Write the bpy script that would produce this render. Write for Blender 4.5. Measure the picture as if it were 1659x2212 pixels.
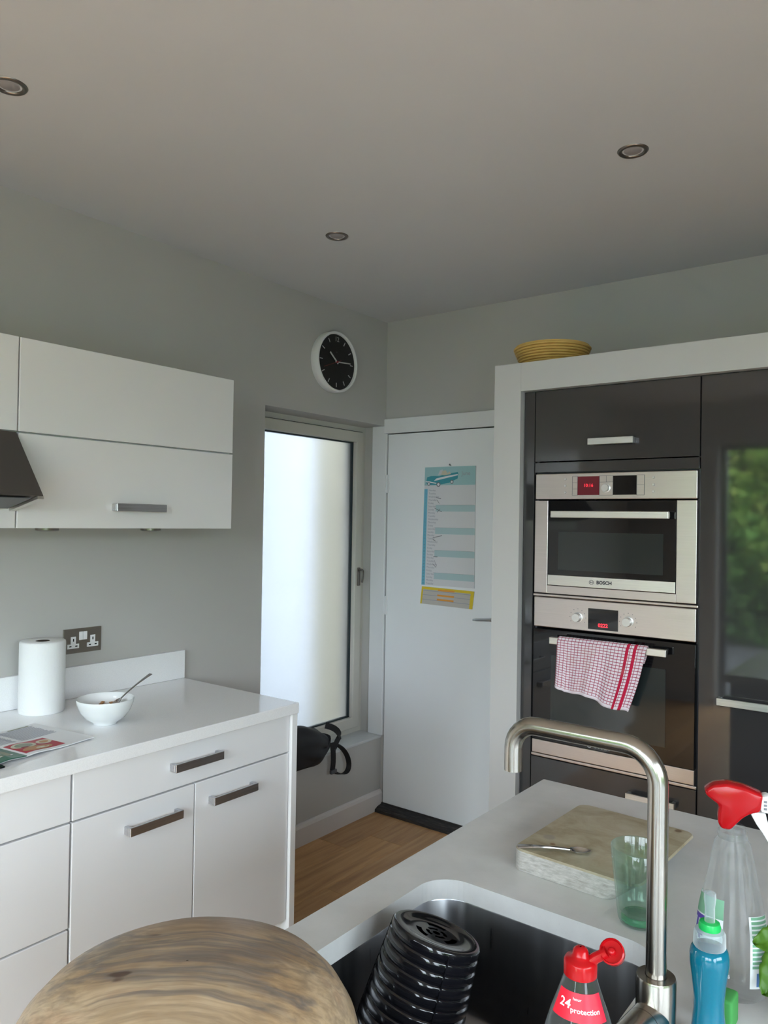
import bpy, bmesh, math, random
import numpy as np
from mathutils import Vector, Matrix, noise
random.seed(7); rng = np.random.default_rng(7)
PI = math.pi
for o in list(bpy.data.objects): bpy.data.objects.remove(o, do_unlink=True)
SC = bpy.context.scene
COL = SC.collection

# ------------------------------------------------------------------ camera
cam = bpy.data.cameras.new('camera'); cam.sensor_fit = 'HORIZONTAL'; cam.sensor_width = 36.0
cam.lens = 36.0 * 1657.9 / 1659.0; cam.clip_start = 0.02; cam.clip_end = 200
cam_o = bpy.data.objects.new('camera', cam); COL.objects.link(cam_o)
_r = Vector((0.79402782, 0.60766774, 0.01611613)); _u = Vector((-0.00576604, -0.0189817, 0.9998032)); _f = Vector((-0.60785407, 0.79396449, 0.01156816))
cam_o.matrix_world = Matrix(((_r.x, _u.x, -_f.x, 2.5444), (_r.y, _u.y, -_f.y, -3.3288), (_r.z, _u.z, -_f.z, 1.558), (0, 0, 0, 1)))
SC.camera = cam_o

# ------------------------------------------------------------------ world: overcast sky, brighter overhead
w = bpy.data.worlds.new('overcast_sky'); SC.world = w; w.use_nodes = True
nt = w.node_tree; nt.nodes.clear()
out = nt.nodes.new('ShaderNodeOutputWorld'); bg = nt.nodes.new('ShaderNodeBackground')
tc = nt.nodes.new('ShaderNodeTexCoord'); sp = nt.nodes.new('ShaderNodeSeparateXYZ')
mr = nt.nodes.new('ShaderNodeMapRange'); mr.inputs[1].default_value = 0; mr.inputs[2].default_value = 1
SKY = 20.0
mr.inputs[3].default_value = 0.45 * SKY; mr.inputs[4].default_value = 1.25 * SKY
bg.inputs[0].default_value = (0.80, 0.885, 1.0, 1)
nt.links.new(tc.outputs['Generated'], sp.inputs[0]); nt.links.new(sp.outputs[2], mr.inputs[0])
nt.links.new(mr.outputs[0], bg.inputs[1]); nt.links.new(bg.outputs[0], out.inputs[0])

# sampling guide for the daylight through the garden doors (emits nothing itself)
pl = bpy.data.lights.new('garden_door_portal', 'AREA'); pl.shape = 'RECTANGLE'; pl.size = 2.8; pl.size_y = 2.3
pl.cycles.is_portal = True
plo = bpy.data.objects.new('garden_door_portal', pl); COL.objects.link(plo)
plo.location = (2.28, -5.06, 1.15); plo.rotation_euler = (PI / 2, 0, 0)
pl2 = bpy.data.lights.new('side_door_portal', 'AREA'); pl2.shape = 'RECTANGLE'; pl2.size = 2.6; pl2.size_y = 2.15
pl2.cycles.is_portal = True
plo2 = bpy.data.objects.new('side_door_portal', pl2); COL.objects.link(plo2)
plo2.location = (3.96, -3.55, 1.075); plo2.rotation_euler = (PI / 2, 0, PI / 2)

# ------------------------------------------------------------------ exposure
vs = SC.view_settings; vs.view_transform = 'Standard'; vs.look = 'None'; vs.exposure = 0.42; vs.gamma = 1.0
vs.use_curve_mapping = False

# ================================================================== helpers
MATS = {}
def mat(name, col=(.8, .8, .8), rough=.5, metal=0., spec=.5, trans=0., ior=1.45, emit=None, estr=0., coat=0., aniso=0.):
    m = bpy.data.materials.new(name); m.use_nodes = True
    b = m.node_tree.nodes['Principled BSDF']
    b.inputs['Base Color'].default_value = (*col, 1); b.inputs['Roughness'].default_value = rough
    b.inputs['Metallic'].default_value = metal; b.inputs['Specular IOR Level'].default_value = spec
    b.inputs['Transmission Weight'].default_value = trans; b.inputs['IOR'].default_value = ior
    b.inputs['Coat Weight'].default_value = coat; b.inputs['Anisotropic'].default_value = aniso
    if emit: b.inputs['Emission Color'].default_value = (*emit, 1); b.inputs['Emission Strength'].default_value = estr
    MATS[name] = m
    return m
def N(m, t, **kw):
    n = m.node_tree.nodes.new(t)
    for k, v in kw.items(): setattr(n, k, v)
    return n
def LK(m, a, b): m.node_tree.links.new(a, b)
def BS(m): return m.node_tree.nodes['Principled BSDF']
def coords(m, kind='Object', scale=(1, 1, 1), loc=(0, 0, 0), rot=(0, 0, 0)):
    t = N(m, 'ShaderNodeTexCoord'); mp = N(m, 'ShaderNodeMapping')
    mp.inputs['Scale'].default_value = scale; mp.inputs['Location'].default_value = loc; mp.inputs['Rotation'].default_value = rot
    LK(m, t.outputs[kind], mp.inputs[0]); return mp.outputs[0]
def nz(m, vec, scale=5, detail=4, rough=.5, dist=0.):
    n = N(m, 'ShaderNodeTexNoise'); n.inputs['Scale'].default_value = scale; n.inputs['Detail'].default_value = detail
    n.inputs['Roughness'].default_value = rough; n.inputs['Distortion'].default_value = dist
    LK(m, vec, n.inputs['Vector']); return n.outputs[0]
def ramp(m, fac, stops):
    r = N(m, 'ShaderNodeValToRGB'); e = r.color_ramp.elements
    while len(e) < len(stops): e.new(0.5)
    for el, (p, c) in zip(e, stops): el.position = p; el.color = (*c, 1) if len(c) == 3 else c
    LK(m, fac, r.inputs[0]); return r.outputs[0]
def mth(m, op, a, b=None, clamp=False):
    n = N(m, 'ShaderNodeMath', operation=op); n.use_clamp = clamp
    for i, v in enumerate((a, b)):
        if v is None: continue
        if isinstance(v, (int, float)): n.inputs[i].default_value = v
        else: LK(m, v, n.inputs[i])
    return n.outputs[0]
def mix(m, fac, a, b, mode='MIX'):
    n = N(m, 'ShaderNodeMix', data_type='RGBA', blend_type=mode)
    if isinstance(fac, (int, float)): n.inputs[0].default_value = fac
    else: LK(m, fac, n.inputs[0])
    for i, v in ((6, a), (7, b)):
        if isinstance(v, tuple): n.inputs[i].default_value = (*v, 1)
        else: LK(m, v, n.inputs[i])
    return n.outputs[2]
def bump(m, h, strength=.2, dist=.002):
    n = N(m, 'ShaderNodeBump'); n.inputs['Strength'].default_value = strength; n.inputs['Distance'].default_value = dist
    LK(m, h, n.inputs['Height']); LK(m, n.outputs[0], BS(m).inputs['Normal'])
def paint(name, col, rough=.6, var=.03, bmp=.05, sc=220):
    m = mat(name, col, rough)
    v = coords(m)
    c = ramp(m, nz(m, v, 1.7, 3), [(.3, tuple(x * (1 - var) for x in col)), (.7, tuple(min(1, x * (1 + var)) for x in col))])
    LK(m, c, BS(m).inputs['Base Color'])
    if bmp: bump(m, nz(m, v, sc, 2), bmp, .001)
    return m
def brushed(name, col, rough, axis=0, sc=500, var=.12, stretch=6):
    m = mat(name, col, rough, metal=1.0)
    s = [sc] * 3; s[axis] = stretch
    f = nz(m, coords(m, scale=tuple(s)), 1.0, 2)
    LK(m, ramp(m, f, [(.25, tuple(x * (1 - var) for x in col)), (.75, tuple(min(1, x * (1 + var)) for x in col))]), BS(m).inputs['Base Color'])
    rr = N(m, 'ShaderNodeMapRange'); rr.inputs[3].default_value = rough * .8; rr.inputs[4].default_value = rough * 1.2
    LK(m, f, rr.inputs[0]); LK(m, rr.outputs[0], BS(m).inputs['Roughness'])
    return m
def clear(name, tint=(.95, .97, .97), edge=.35, rough=.03, haze=.0, base=.04):
    """thin clear sheet: transparent, with a mirror part that grows towards grazing angles and a little white haze"""
    m = bpy.data.materials.new(name); m.use_nodes = True; t = m.node_tree; t.nodes.clear(); MATS[name] = m
    o = t.nodes.new('ShaderNodeOutputMaterial'); tr = t.nodes.new('ShaderNodeBsdfTransparent'); g = t.nodes.new('ShaderNodeBsdfGlossy')
    mx = t.nodes.new('ShaderNodeMixShader'); lw = t.nodes.new('ShaderNodeLayerWeight'); lw.inputs[0].default_value = .5
    tr.inputs[0].default_value = (*tint, 1); g.inputs['Roughness'].default_value = rough
    f = mth(m, 'ADD', mth(m, 'MULTIPLY', mth(m, 'POWER', lw.outputs['Facing'], 4.), edge), base)
    LK(m, f, mx.inputs[0]); t.links.new(tr.outputs[0], mx.inputs[1]); t.links.new(g.outputs[0], mx.inputs[2])
    last = mx
    if haze:
        d = t.nodes.new('ShaderNodeBsdfDiffuse'); d.inputs[0].default_value = (.85, .87, .88, 1); m2 = t.nodes.new('ShaderNodeMixShader')
        LK(m, mth(m, 'ADD', mth(m, 'MULTIPLY', mth(m, 'POWER', lw.outputs['Facing'], 2.), haze * 2.5), haze * .5), m2.inputs[0])
        t.links.new(mx.outputs[0], m2.inputs[1]); t.links.new(d.outputs[0], m2.inputs[2]); last = m2
    t.links.new(last.outputs[0], o.inputs[0]); return m

# --- geometry helpers (all add to a bmesh)
def BM(): return bmesh.new()
def box(bm, x0, x1, y0, y1, z0, z1, bev=0., seg=2):
    r = bmesh.ops.create_cube(bm, size=1.0); vs_ = r['verts']
    bmesh.ops.scale(bm, vec=(x1 - x0, y1 - y0, z1 - z0), verts=vs_)
    bmesh.ops.translate(bm, vec=((x0 + x1) / 2, (y0 + y1) / 2, (z0 + z1) / 2), verts=vs_)
    if bev > 0:
        es = set()
        for v in vs_: es.update(v.link_edges)
        bmesh.ops.bevel(bm, geom=list(es), offset=bev, segments=seg, profile=.5, affect='EDGES')
    return bm
def BX(*a, **k): return box(BM(), *a, **k)
def rings(bm, loops, cap0=True, cap1=True, closed=True):
    R = [[bm.verts.new(p) for p in l] for l in loops]; n = len(R[0])
    for a, b in zip(R[:-1], R[1:]):
        for i in range(n if closed else n - 1):
            j = (i + 1) % n
            bm.faces.new((a[i], a[j], b[j], b[i]))
    if cap0: bm.faces.new(R[0][::-1])
    if cap1: bm.faces.new(R[-1])
    return bm
def lathe(bm, prof, c=(0, 0, 0), n=32, sx=1., sy=1., cap0=False, cap1=False):
    L = [[(c[0] + sx * r * math.cos(2 * PI * i / n), c[1] + sy * r * math.sin(2 * PI * i / n), c[2] + z) for i in range(n)] for r, z in prof]
    return rings(bm, L, cap0, cap1)
def tube(bm, pts, rad, n=12, cap=True):
    P = [Vector(p) for p in pts]; L = []
    t0 = (P[1] - P[0]).normalized(); ref = Vector((0, 0, 1)) if abs(t0.z) < .9 else Vector((1, 0, 0))
    a = t0.cross(ref).normalized()
    for i, p in enumerate(P):
        t = ((P[min(i + 1, len(P) - 1)] - P[max(i - 1, 0)])).normalized()
        a = (a - t * a.dot(t)).normalized(); b = t.cross(a)
        r = rad[i] if isinstance(rad, (list, tuple)) else rad
        L.append([p + (a * math.cos(2 * PI * k / n) + b * math.sin(2 * PI * k / n)) * r for k in range(n)])
    return rings(bm, L, cap, cap)
def ribbon(bm, pts, wdir, width, th):
    P = [Vector(p) for p in pts]; wd = Vector(wdir).normalized(); L = []
    for i, p in enumerate(P):
        t = (P[min(i + 1, len(P) - 1)] - P[max(i - 1, 0)]).normalized()
        q = (wd - t * wd.dot(t)).normalized(); nn = t.cross(q)
        a = q * width / 2; b = nn * th / 2
        L.append([p - a - b, p + a - b, p + a + b, p - a + b])
    return rings(bm, L)
def prism(bm, poly, mapf, d0, d1, bev=0.):
    A = [bm.verts.new(mapf(u, v, d0)) for u, v in poly]; B = [bm.verts.new(mapf(u, v, d1)) for u, v in poly]; n = len(poly)
    bm.faces.new(A[::-1]); bm.faces.new(B)
    for i in range(n): bm.faces.new((A[i], A[(i + 1) % n], B[(i + 1) % n], B[i]))
    if bev: 
        bmesh.ops.recalc_face_normals(bm, faces=bm.faces)
        bmesh.ops.bevel(bm, geom=[e for e in bm.edges], offset=bev, segments=2, profile=.5, affect='EDGES')
    return bm
def rrect(x0, x1, y0, y1, r, n=8):
    P = []
    for cx, cy, a in ((x1 - r, y1 - r, 0), (x0 + r, y1 - r, 90), (x0 + r, y0 + r, 180), (x1 - r, y0 + r, 270)):
        for k in range(n + 1):
            t = math.radians(a + 90 * k / n); P.append((cx + r * math.cos(t), cy + r * math.sin(t)))
    return P
def bez(p0, p1, p2, p3, n=12):
    out_ = []
    for i in range(n + 1):
        t = i / n; s = 1 - t
        out_.append(tuple(s**3 * a + 3 * s * s * t * b + 3 * s * t * t * c + t**3 * d for a, b, c, d in zip(p0, p1, p2, p3)))
    return out_

def root_loc(p):
    v = Vector((0, 0, 0))
    while p is not None: v += p.location; p = p.parent
    return v
def obj(name, bm, m, parent=None, smooth=False, local=False, org=None, recalc=True):
    """one mesh object; vertices are given in world space and stored relative to the parent thing's base"""
    if recalc: bmesh.ops.recalc_face_normals(bm, faces=bm.faces)
    off = Vector((0, 0, 0))
    if not local:
        off = root_loc(parent) if parent else Vector(org or (0, 0, 0))
        if off.length: bmesh.ops.translate(bm, vec=-off, verts=bm.verts)
    me = bpy.data.meshes.new(name); bm.to_mesh(me); bm.free()
    if smooth: smooth_mesh(me, smooth)
    me.materials.append(m if not isinstance(m, str) else MATS[m])
    o = bpy.data.objects.new(name, me); COL.objects.link(o)
    if parent: o.parent = parent
    elif org: o.location = org
    return o
def smooth_mesh(me, ang):
    me.polygons.foreach_set('use_smooth', [True] * len(me.polygons))
    if ang is not True: me.set_sharp_from_angle(angle=math.radians(ang))
def thing(name, label, cat, loc=(0, 0, 0), group=None, rotz=0):
    o = bpy.data.objects.new(name, None); o.empty_display_size = .05; COL.objects.link(o)
    o.location = loc; o.rotation_euler = (0, 0, rotz); return tag(o, label, cat, group)
def tag(o, label, cat, group=None, kind=None):
    o['label'] = label; o['category'] = cat
    if group: o['group'] = group
    if kind: o['kind'] = kind
    return o
def struct(name, bm, m, label, cat, smooth=False):
    return tag(obj(name, bm, m, smooth=smooth), label, cat, kind='structure')
def sthing(name, label, cat, loc=(0, 0, 0)):
    o = thing(name, label, cat, loc); o['kind'] = 'structure'; return o
def text_bm(s, size, mapf, extr=.0006, align='CENTER', bm=None, bold=0.):
    """flat lettering: mapf(u, v, d) places it"""
    bm = bm or BM()
    cu = bpy.data.curves.new('t', 'FONT'); cu.body = s; cu.size = size; cu.align_x = align; cu.align_y = 'CENTER'; cu.offset = bold
    cu.resolution_u = 2
    ob = bpy.data.objects.new('t', cu); COL.objects.link(ob)
    dg = bpy.context.evaluated_depsgraph_get(); me = bpy.data.meshes.new_from_object(ob.evaluated_get(dg))
    bpy.data.objects.remove(ob, do_unlink=True); bpy.data.curves.remove(cu)
    V = [bm.verts.new(mapf(v.co.x, v.co.y, extr)) for v in me.vertices]
    for p in me.polygons:
        try: bm.faces.new([V[i] for i in p.vertices])
        except ValueError: pass
    bpy.data.meshes.remove(me); return bm
def onX(x, y0, z0):   # plane facing +x ; u to the right seen from inside the room = +y
    return lambda u, v, d: (x + d, y0 + u, z0 + v)
def onY(y, x0, z0):   # plane facing -y ; u = +x
    return lambda u, v, d: (x0 + u, y - d, z0 + v)

# ================================================================== materials
paint('wall_paint', (.51, .50, .48), .55, .02)
paint('ceiling_paint', (.64, .65, .67), .7, .015)
paint('white_gloss_paint', (.80, .81, .82), .28, .01, .02, 60)
paint('door_paint', (.88, .90, .92), .35, .015, .03, 90)
paint('sill_paint', (.62, .64, .64), .4, .03)
paint('skirting_paint', (.72, .68, .66), .4, .03)
paint('cream_upvc', (.62, .60, .54), .38, .03, 0)
mat('gasket', (.03, .045, .05), .6)
mat('dark_gap', (.012, .012, .012), .9)
paint('white_cabinet', (.80, .80, .81), .22, .006, 0)
paint('white_edge', (.86, .86, .865), .3, .006, 0)
paint('white_surround', (.56, .555, .55), .45, .01, 0)
mat('grey_gloss', (.040, .039, .040), .045, spec=.8)
mat('grey_satin', (.06, .06, .066), .35)
brushed('handle_metal_shaded', (.56, .56, .58), .32, 1, 260)  # darker copy of the handle metal, shade put into its colour
brushed('handle_metal_lit', (.72, .73, .74), .34, 0, 260)  # lighter copy of the same metal, for fronts facing the daylight
brushed('steel_panel', (.63, .57, .55), .33, 0, 500, .05)
brushed('steel_light', (.72, .70, .66), .4, 0, 500, .05)
brushed('tap_steel', (.43, .40, .36), .22, 2, 300, .03)
brushed('sink_steel', (.34, .34, .35), .30, 2, 120, .03, 2)
mat('nickel', (.26, .235, .215), .28, metal=1.)
mat('hood_metal', (.085, .075, .07), .35, metal=.3)
mat('lamp_glass', (.36, .34, .34), .35)
mat('black_glass', (.006, .006, .007), .04, spec=.6)
mat('oven_window', (.02, .026, .026), .06, spec=.6)
mat('display_red', (.12, .008, .018), .2, emit=(.5, .01, .03), estr=.03)
mat('digit_red', (.9, .05, .05), .4, emit=(1, .02, .05), estr=1.3)
mat('display_black', (.004, .004, .005), .12)
mat('logo_dark', (.04, .04, .05), .4)
mat('logo_light', (.65, .66, .66), .4)
mat('knob', (.72, .71, .70), .3, metal=.6)
mat('black_plastic', (.006, .006, .008), .07, spec=.6)
mat('white_plastic', (.82, .82, .82), .35)
mat('black_face', (.010, .010, .010), .35)
mat('dial_white', (.55, .55, .55), .5)
mat('second_red', (.25, .03, .03), .5)
mat('ceramic', (.84, .86, .86), .08, spec=.6)
mat('cereal', (.42, .22, .10), .8)
mat('cutlery', (.55, .54, .54), .16, metal=1.)
mat('socket_plate', (.30, .27, .235), .38, metal=.9)
mat('bag_black', (.010, .010, .012), .55)
mat('paper_grey', (.62, .63, .66), .7)
mat('paper_white', (.82, .83, .85), .55)
mat('print_grey', (.36, .37, .42), .7)
mat('print_dark', (.18, .18, .2), .7)
mat('print_red', (.42, .03, .05), .5)
mat('print_food', (.48, .24, .10), .5)
mat('print_cream', (.62, .58, .45), .5)
mat('print_green', (.035, .14, .09), .4)
mat('print_olive', (.20, .22, .13), .4)
mat('cal_teal', (.36, .58, .60), .6)
mat('cal_blue', (.18, .50, .66), .6)
mat('cal_page', (.72, .72, .74), .6)
mat('cal_band', (.45, .60, .62), .6)
mat('cal_car', (.06, .33, .40), .6)
mat('cal_yellow', (.78, .58, .04), .6)
mat('cal_strip', (.55, .52, .48), .6)
mat('cal_orange', (.80, .35, .06), .6)
mat('red_plastic', (.40, .004, .007), .2, spec=.35)
mat('label_red', (.80, .015, .04), .35)
mat('green_ring', (.01, .42, .09), .25)
mat('sponge_green', (.05, .26, .06), .8)
mat('label_white', (.78, .80, .82), .4)
mat('label_green', (.20, .42, .27), .4)
mat('label_purple', (.10, .06, .38), .4)
mat('label_blue', (.10, .20, .42), .4)
mat('blue_soap', (.004, .17, .27), .05, trans=.25, spec=.6)
mat('terracotta', (.45, .2, .12), .8)
mat('soil', (.04, .028, .02), .95)
clear('clear_plastic', (.93, .94, .94), .45, .05, .05, .05)
clear('bottle_plastic', (.90, .92, .93), .5, .04, .025, .05)
clear('frost_plastic', (.66, .76, .77), .3, .25, .25)
clear('window_glass', (.94, .96, .95), .5, .0)
clear('tumbler_glass', (.80, .90, .84), .5, .02, .04, .05)
mat('tumbler_base', (.10, .42, .22), .06, trans=.6, ior=1.3)
mat('frosted_glass', (.42, .42, .41), .27, trans=1., ior=1.45)

m = mat('white_worktop', (.80, .80, .81), .10, spec=.6)
v = coords(m); LK(m, ramp(m, nz(m, v, 420, 2), [(.3, (.84, .84, .85)), (.6, (.90, .90, .91))]), BS(m).inputs['Base Color'])
m = mat('quartz_worktop', (.60, .60, .59), .24, spec=.5)
v = coords(m)
c1 = ramp(m, nz(m, v, 9, 5, .6), [(.3, (.52, .52, .51)), (.7, (.60, .60, .59))])
vo = N(m, 'ShaderNodeTexVoronoi'); vo.inputs['Scale'].default_value = 170; LK(m, v, vo.inputs['Vector'])
LK(m, mix(m, ramp(m, vo.outputs[0], [(.05, (.35, .35, .35)), (.16, (0, 0, 0))]), c1, (.42, .42, .42)), BS(m).inputs['Base Color'])

m = mat('oak_floor', (.34, .19, .09), .34)
oi = N(m, 'ShaderNodeObjectInfo')
cb = N(m, 'ShaderNodeCombineXYZ'); LK(m, mth(m, 'MULTIPLY', oi.outputs['Random'], 37.), cb.inputs[1])
t = N(m, 'ShaderNodeTexCoord'); va = N(m, 'ShaderNodeVectorMath', operation='ADD'); LK(m, t.outputs['Object'], va.inputs[0]); LK(m, cb.outputs[0], va.inputs[1])
mp = N(m, 'ShaderNodeMapping'); mp.inputs['Scale'].default_value = (30, 2.2, 1); LK(m, va.outputs[0], mp.inputs[0])
g = nz(m, mp.outputs[0], 1., 6, .6, .8)
base = ramp(m, g, [(.2, (.37, .19, .075)), (.5, (.57, .32, .135)), (.8, (.70, .43, .205))])
tone = ramp(m, oi.outputs['Random'], [(0, (.82, .80, .78)), (1, (1.12, 1.1, 1.06))])
LK(m, mix(m, 1., base, tone, 'MULTIPLY'), BS(m).inputs['Base Color']); bump(m, g, .06, .001)

m = mat('scuffed_black', (.02, .018, .017), .6)
LK(m, ramp(m, nz(m, coords(m, scale=(6, 40, 60)), 3, 6, .7), [(.45, (.016, .014, .014)), (.62, (.05, .042, .038)), (.75, (.22, .2, .18))]), BS(m).inputs['Base Color'])

m = mat('bowl_wood', (.30, .22, .14), .40)
def mapped(m, src, sc, lo=(0, 0, 0)):
    d = N(m, 'ShaderNodeMapping'); d.inputs['Scale'].default_value = sc; d.inputs['Location'].default_value = lo; LK(m, src, d.inputs[0]); return d.outputs[0]
v0 = coords(m, rot=(0, 0, -.65))                                    # x runs along the grain
warp = nz(m, mapped(m, v0, (4, 6, 6)), 1., 3, .5)
wy_ = N(m, 'ShaderNodeCombineXYZ'); LK(m, mth(m, 'MULTIPLY', warp, .10), wy_.inputs[1]); LK(m, mth(m, 'MULTIPLY', warp, .06), wy_.inputs[2])
vw = N(m, 'ShaderNodeVectorMath', operation='ADD'); LK(m, v0, vw.inputs[0]); LK(m, wy_.outputs[0], vw.inputs[1])
bands = nz(m, mapped(m, vw.outputs[0], (1.2, 16, 16)), 1., 5, .55, .25)
blot = nz(m, mapped(m, v0, (7, 11, 11), (2, 5, 1)), 1., 4, .6, .3)
fine = nz(m, mapped(m, vw.outputs[0], (9, 150, 150)), 1., 4, .6, .2)
tan = ramp(m, blot, [(.28, (.23, .13, .06)), (.45, (.39, .265, .15)), (.6, (.47, .35, .225)), (.78, (.37, .19, .105))])
c2 = mix(m, ramp(m, bands, [(.49, (0, 0, 0)), (.555, (.85, .85, .85)), (.60, (.2, .2, .2)), (.68, (.8, .8, .8))]), tan, (.15, .132, .12))
c2 = mix(m, ramp(m, bands, [(.26, (.7, .7, .7)), (.36, (0, 0, 0))]), c2, (.17, .09, .05))
c3 = mix(m, ramp(m, fine, [(.35, (.45, .45, .45)), (.62, (0, 0, 0))]), c2, (.11, .07, .045))
kn = nz(m, mapped(m, v0, (16, 42, 42), (3.1, 1.2, .4)), 1.2, 1)
c4 = mix(m, ramp(m, kn, [(.73, (0, 0, 0)), (.79, (.8, .8, .8))]), c3, (.06, .028, .018))
LK(m, c4, BS(m).inputs['Base Color']); bump(m, fine, .08, .001)

m = mat('board_wood', (.50, .43, .33), .6)
v = coords(m)
b1 = ramp(m, nz(m, coords(m, scale=(9, 14, 9)), 1.2, 6, .65, .5), [(.25, (.22, .17, .10)), (.5, (.36, .31, .215)), (.75, (.45, .41, .32))])
def spot(m, v, c, r, col, prev):
    s = N(m, 'ShaderNodeVectorMath', operation='DISTANCE'); LK(m, v, s.inputs[0]); s.inputs[1].default_value = c
    dd = mth(m, 'ADD', s.outputs['Value'], mth(m, 'MULTIPLY', nz(m, v, 90, 2), .006))
    return mix(m, ramp(m, mth(m, 'DIVIDE', dd, r * 2), [(.40, (.8, .8, .8)), (.62, (0, 0, 0))]), prev, col)
b1 = spot(m, v, (-.065, -.085, .04), .008, (.16, .075, .03), b1)
b1 = spot(m, v, (.095, .14, .04), .010, (.12, .06, .03), b1)
b1 = spot(m, v, (-.085, -.06, .04), .014, (.27, .24, .20), b1)
LK(m, b1, BS(m).inputs['Base Color']); bump(m, nz(m, coords(m, scale=(30, 30, 90)), 2, 5), .25, .002)
m = mat('board_side', (.45, .43, .40), .75)
LK(m, ramp(m, nz(m, coords(m, scale=(60, 60, 240)), 1., 6, .7), [(.3, (.30, .28, .25)), (.7, (.55, .53, .50))]), BS(m).inputs['Base Color'])

m = mat('wicker', (.50, .32, .10), .7)
LK(m, ramp(m, nz(m, coords(m, scale=(16, 16, 60)), 1.4, 3), [(.3, (.60, .37, .10)), (.7, (.72, .48, .15))]), BS(m).inputs['Base Color'])
m = mat('paper_towel', (.88, .89, .89), .9)
vo = N(m, 'ShaderNodeTexVoronoi'); vo.inputs['Scale'].default_value = 130; LK(m, coords(m), vo.inputs['Vector']); bump(m, vo.outputs[0], .25, .002)
m = mat('leaf_green', (.10, .24, .02), .45)
LK(m, ramp(m, nz(m, coords(m), 60, 3), [(.3, (.045, .13, .006)), (.7, (.085, .20, .014))]), BS(m).inputs['Base Color'])
BS(m).inputs['Subsurface Weight'].default_value = 0
m = mat('hedge_leaf', (.16, .30, .06), .6)
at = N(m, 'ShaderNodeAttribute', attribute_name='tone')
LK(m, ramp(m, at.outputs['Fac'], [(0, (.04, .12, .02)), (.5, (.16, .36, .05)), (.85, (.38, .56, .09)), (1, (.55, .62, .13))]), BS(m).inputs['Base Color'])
paint('patio_stone', (.085, .088, .09), .8, .1)
paint('render_cream', (.80, .74, .58), .8, .03)
paint('render_white', (.30, .325, .35), .8, .03)
mat('towel_back', (.3, .25, .25), .9)

m = mat('checked_cotton', (.8, .75, .78), .9)
t = N(m, 'ShaderNodeUVMap'); s = N(m, 'ShaderNodeSeparateXYZ'); LK(m, t.outputs[0], s.inputs[0]); U, V = s.outputs[0], s.outputs[1]
def line(m, x, n, wd): return mth(m, 'LESS_THAN', mth(m, 'FRACT', mth(m, 'MULTIPLY', x, n)), wd)
lu = line(m, U, 24., .20); lv = line(m, V, 31., .22)
hem = mth(m, 'GREATER_THAN', V, .035)
g1 = mth(m, 'MULTIPLY', mth(m, 'MAXIMUM', mth(m, 'MULTIPLY', lu, .75), lv), hem)
c1 = mix(m, g1, (.78, .70, .76), (.36, .035, .085))
st = None
for a in (.805, .885):
    q = mth(m, 'LESS_THAN', mth(m, 'ABSOLUTE', mth(m, 'SUBTRACT', U, a)), .017)
    st = q if st is None else mth(m, 'MAXIMUM', st, q)
c1 = mix(m, st, c1, (.50, .008, .05))
v = coords(m); c1 = mix(m, ramp(m, nz(m, v, 9, 3), [(.55, (0, 0, 0)), (.75, (.35, .35, .35))]), c1, (.55, .36, .28))
LK(m, c1, BS(m).inputs['Base Color']); bump(m, nz(m, v, 300, 2), .3, .002)

# ================================================================== the room
RX, RY, H = 3.9, -5.0, 2.642
fl = struct('floor', BX(-.3, RX + .3, RY - .3, .35, -.12, -.012), 'dark_gap', 'brown oak laminate floor seen between white cabinets and island', 'floor')
PW, PL = .192, 1.21
pm = None
for i in range(int(RX / PW) + 1):
    y = RY - random.random() * PL * .9
    while y < .03:
        a, b = max(y, RY), min(y + PL, .02); x0, x1 = i * PW, min((i + 1) * PW, RX)
        if b - a > .05:
            o = obj('plank', BX(x0 + .0006, x1 - .0006, a + .0006, b - .0006, -.012, 0, bev=.0012, seg=1), 'oak_floor', fl)
        y += PL
struct('ceiling', BX(-.3, RX + .3, RY - .3, .35, H, H + .12), 'ceiling_paint', 'plain off white plaster ceiling with three recessed downlights', 'ceiling')
b = BM()
ZS, ZL, YW = .393, 2.075, -.903
box(b, -.3, 0, RY - .3, .35, -.1, ZS); box(b, -.3, 0, RY - .3, .35, ZL, 5.6); box(b, -.3, 0, RY - .3, YW, ZS, ZL)
struct('wall_left', b, 'wall_paint', 'grey painted wall with clock, socket and tall frosted window', 'wall')
b = BM(); box(b, -.3, -.005, 0, .35, ZS, ZL); box(b, -.005, .015, .0, .35, -.1, 2.035); box(b, -.005, RX + .3, 0, .35, 2.035, H); box(b, .79, RX + .3, 0, .35, -.1, 2.035); box(b, .015, .79, .06, .35, -.1, 2.035)
struct('wall_back', b, 'wall_paint', 'grey painted wall above the white door and tall units', 'wall')
b = BM(); SY_0, SY_1, SZ_ = -4.85, -2.25, 2.15
box(b, RX, RX + .3, RY - .3, SY_0, -.1, H); box(b, RX, RX + .3, SY_1, .35, -.1, H); box(b, RX, RX + .3, SY_0, SY_1, SZ_, H)
struct('wall_right', b, 'wall_paint', 'grey painted wall on the island side of the room', 'wall')
b = BM(); GX0, GX1, GZ = .78, 3.68, 2.29
box(b, -.3, GX0, RY - .3, RY, -.1, H); box(b, GX1, RX + .3, RY - .3, RY, -.1, H); box(b, GX0, GX1, RY - .3, RY, GZ, H)
struct('wall_rear', b, 'wall_paint', 'grey painted wall around the garden doors', 'wall')

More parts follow.
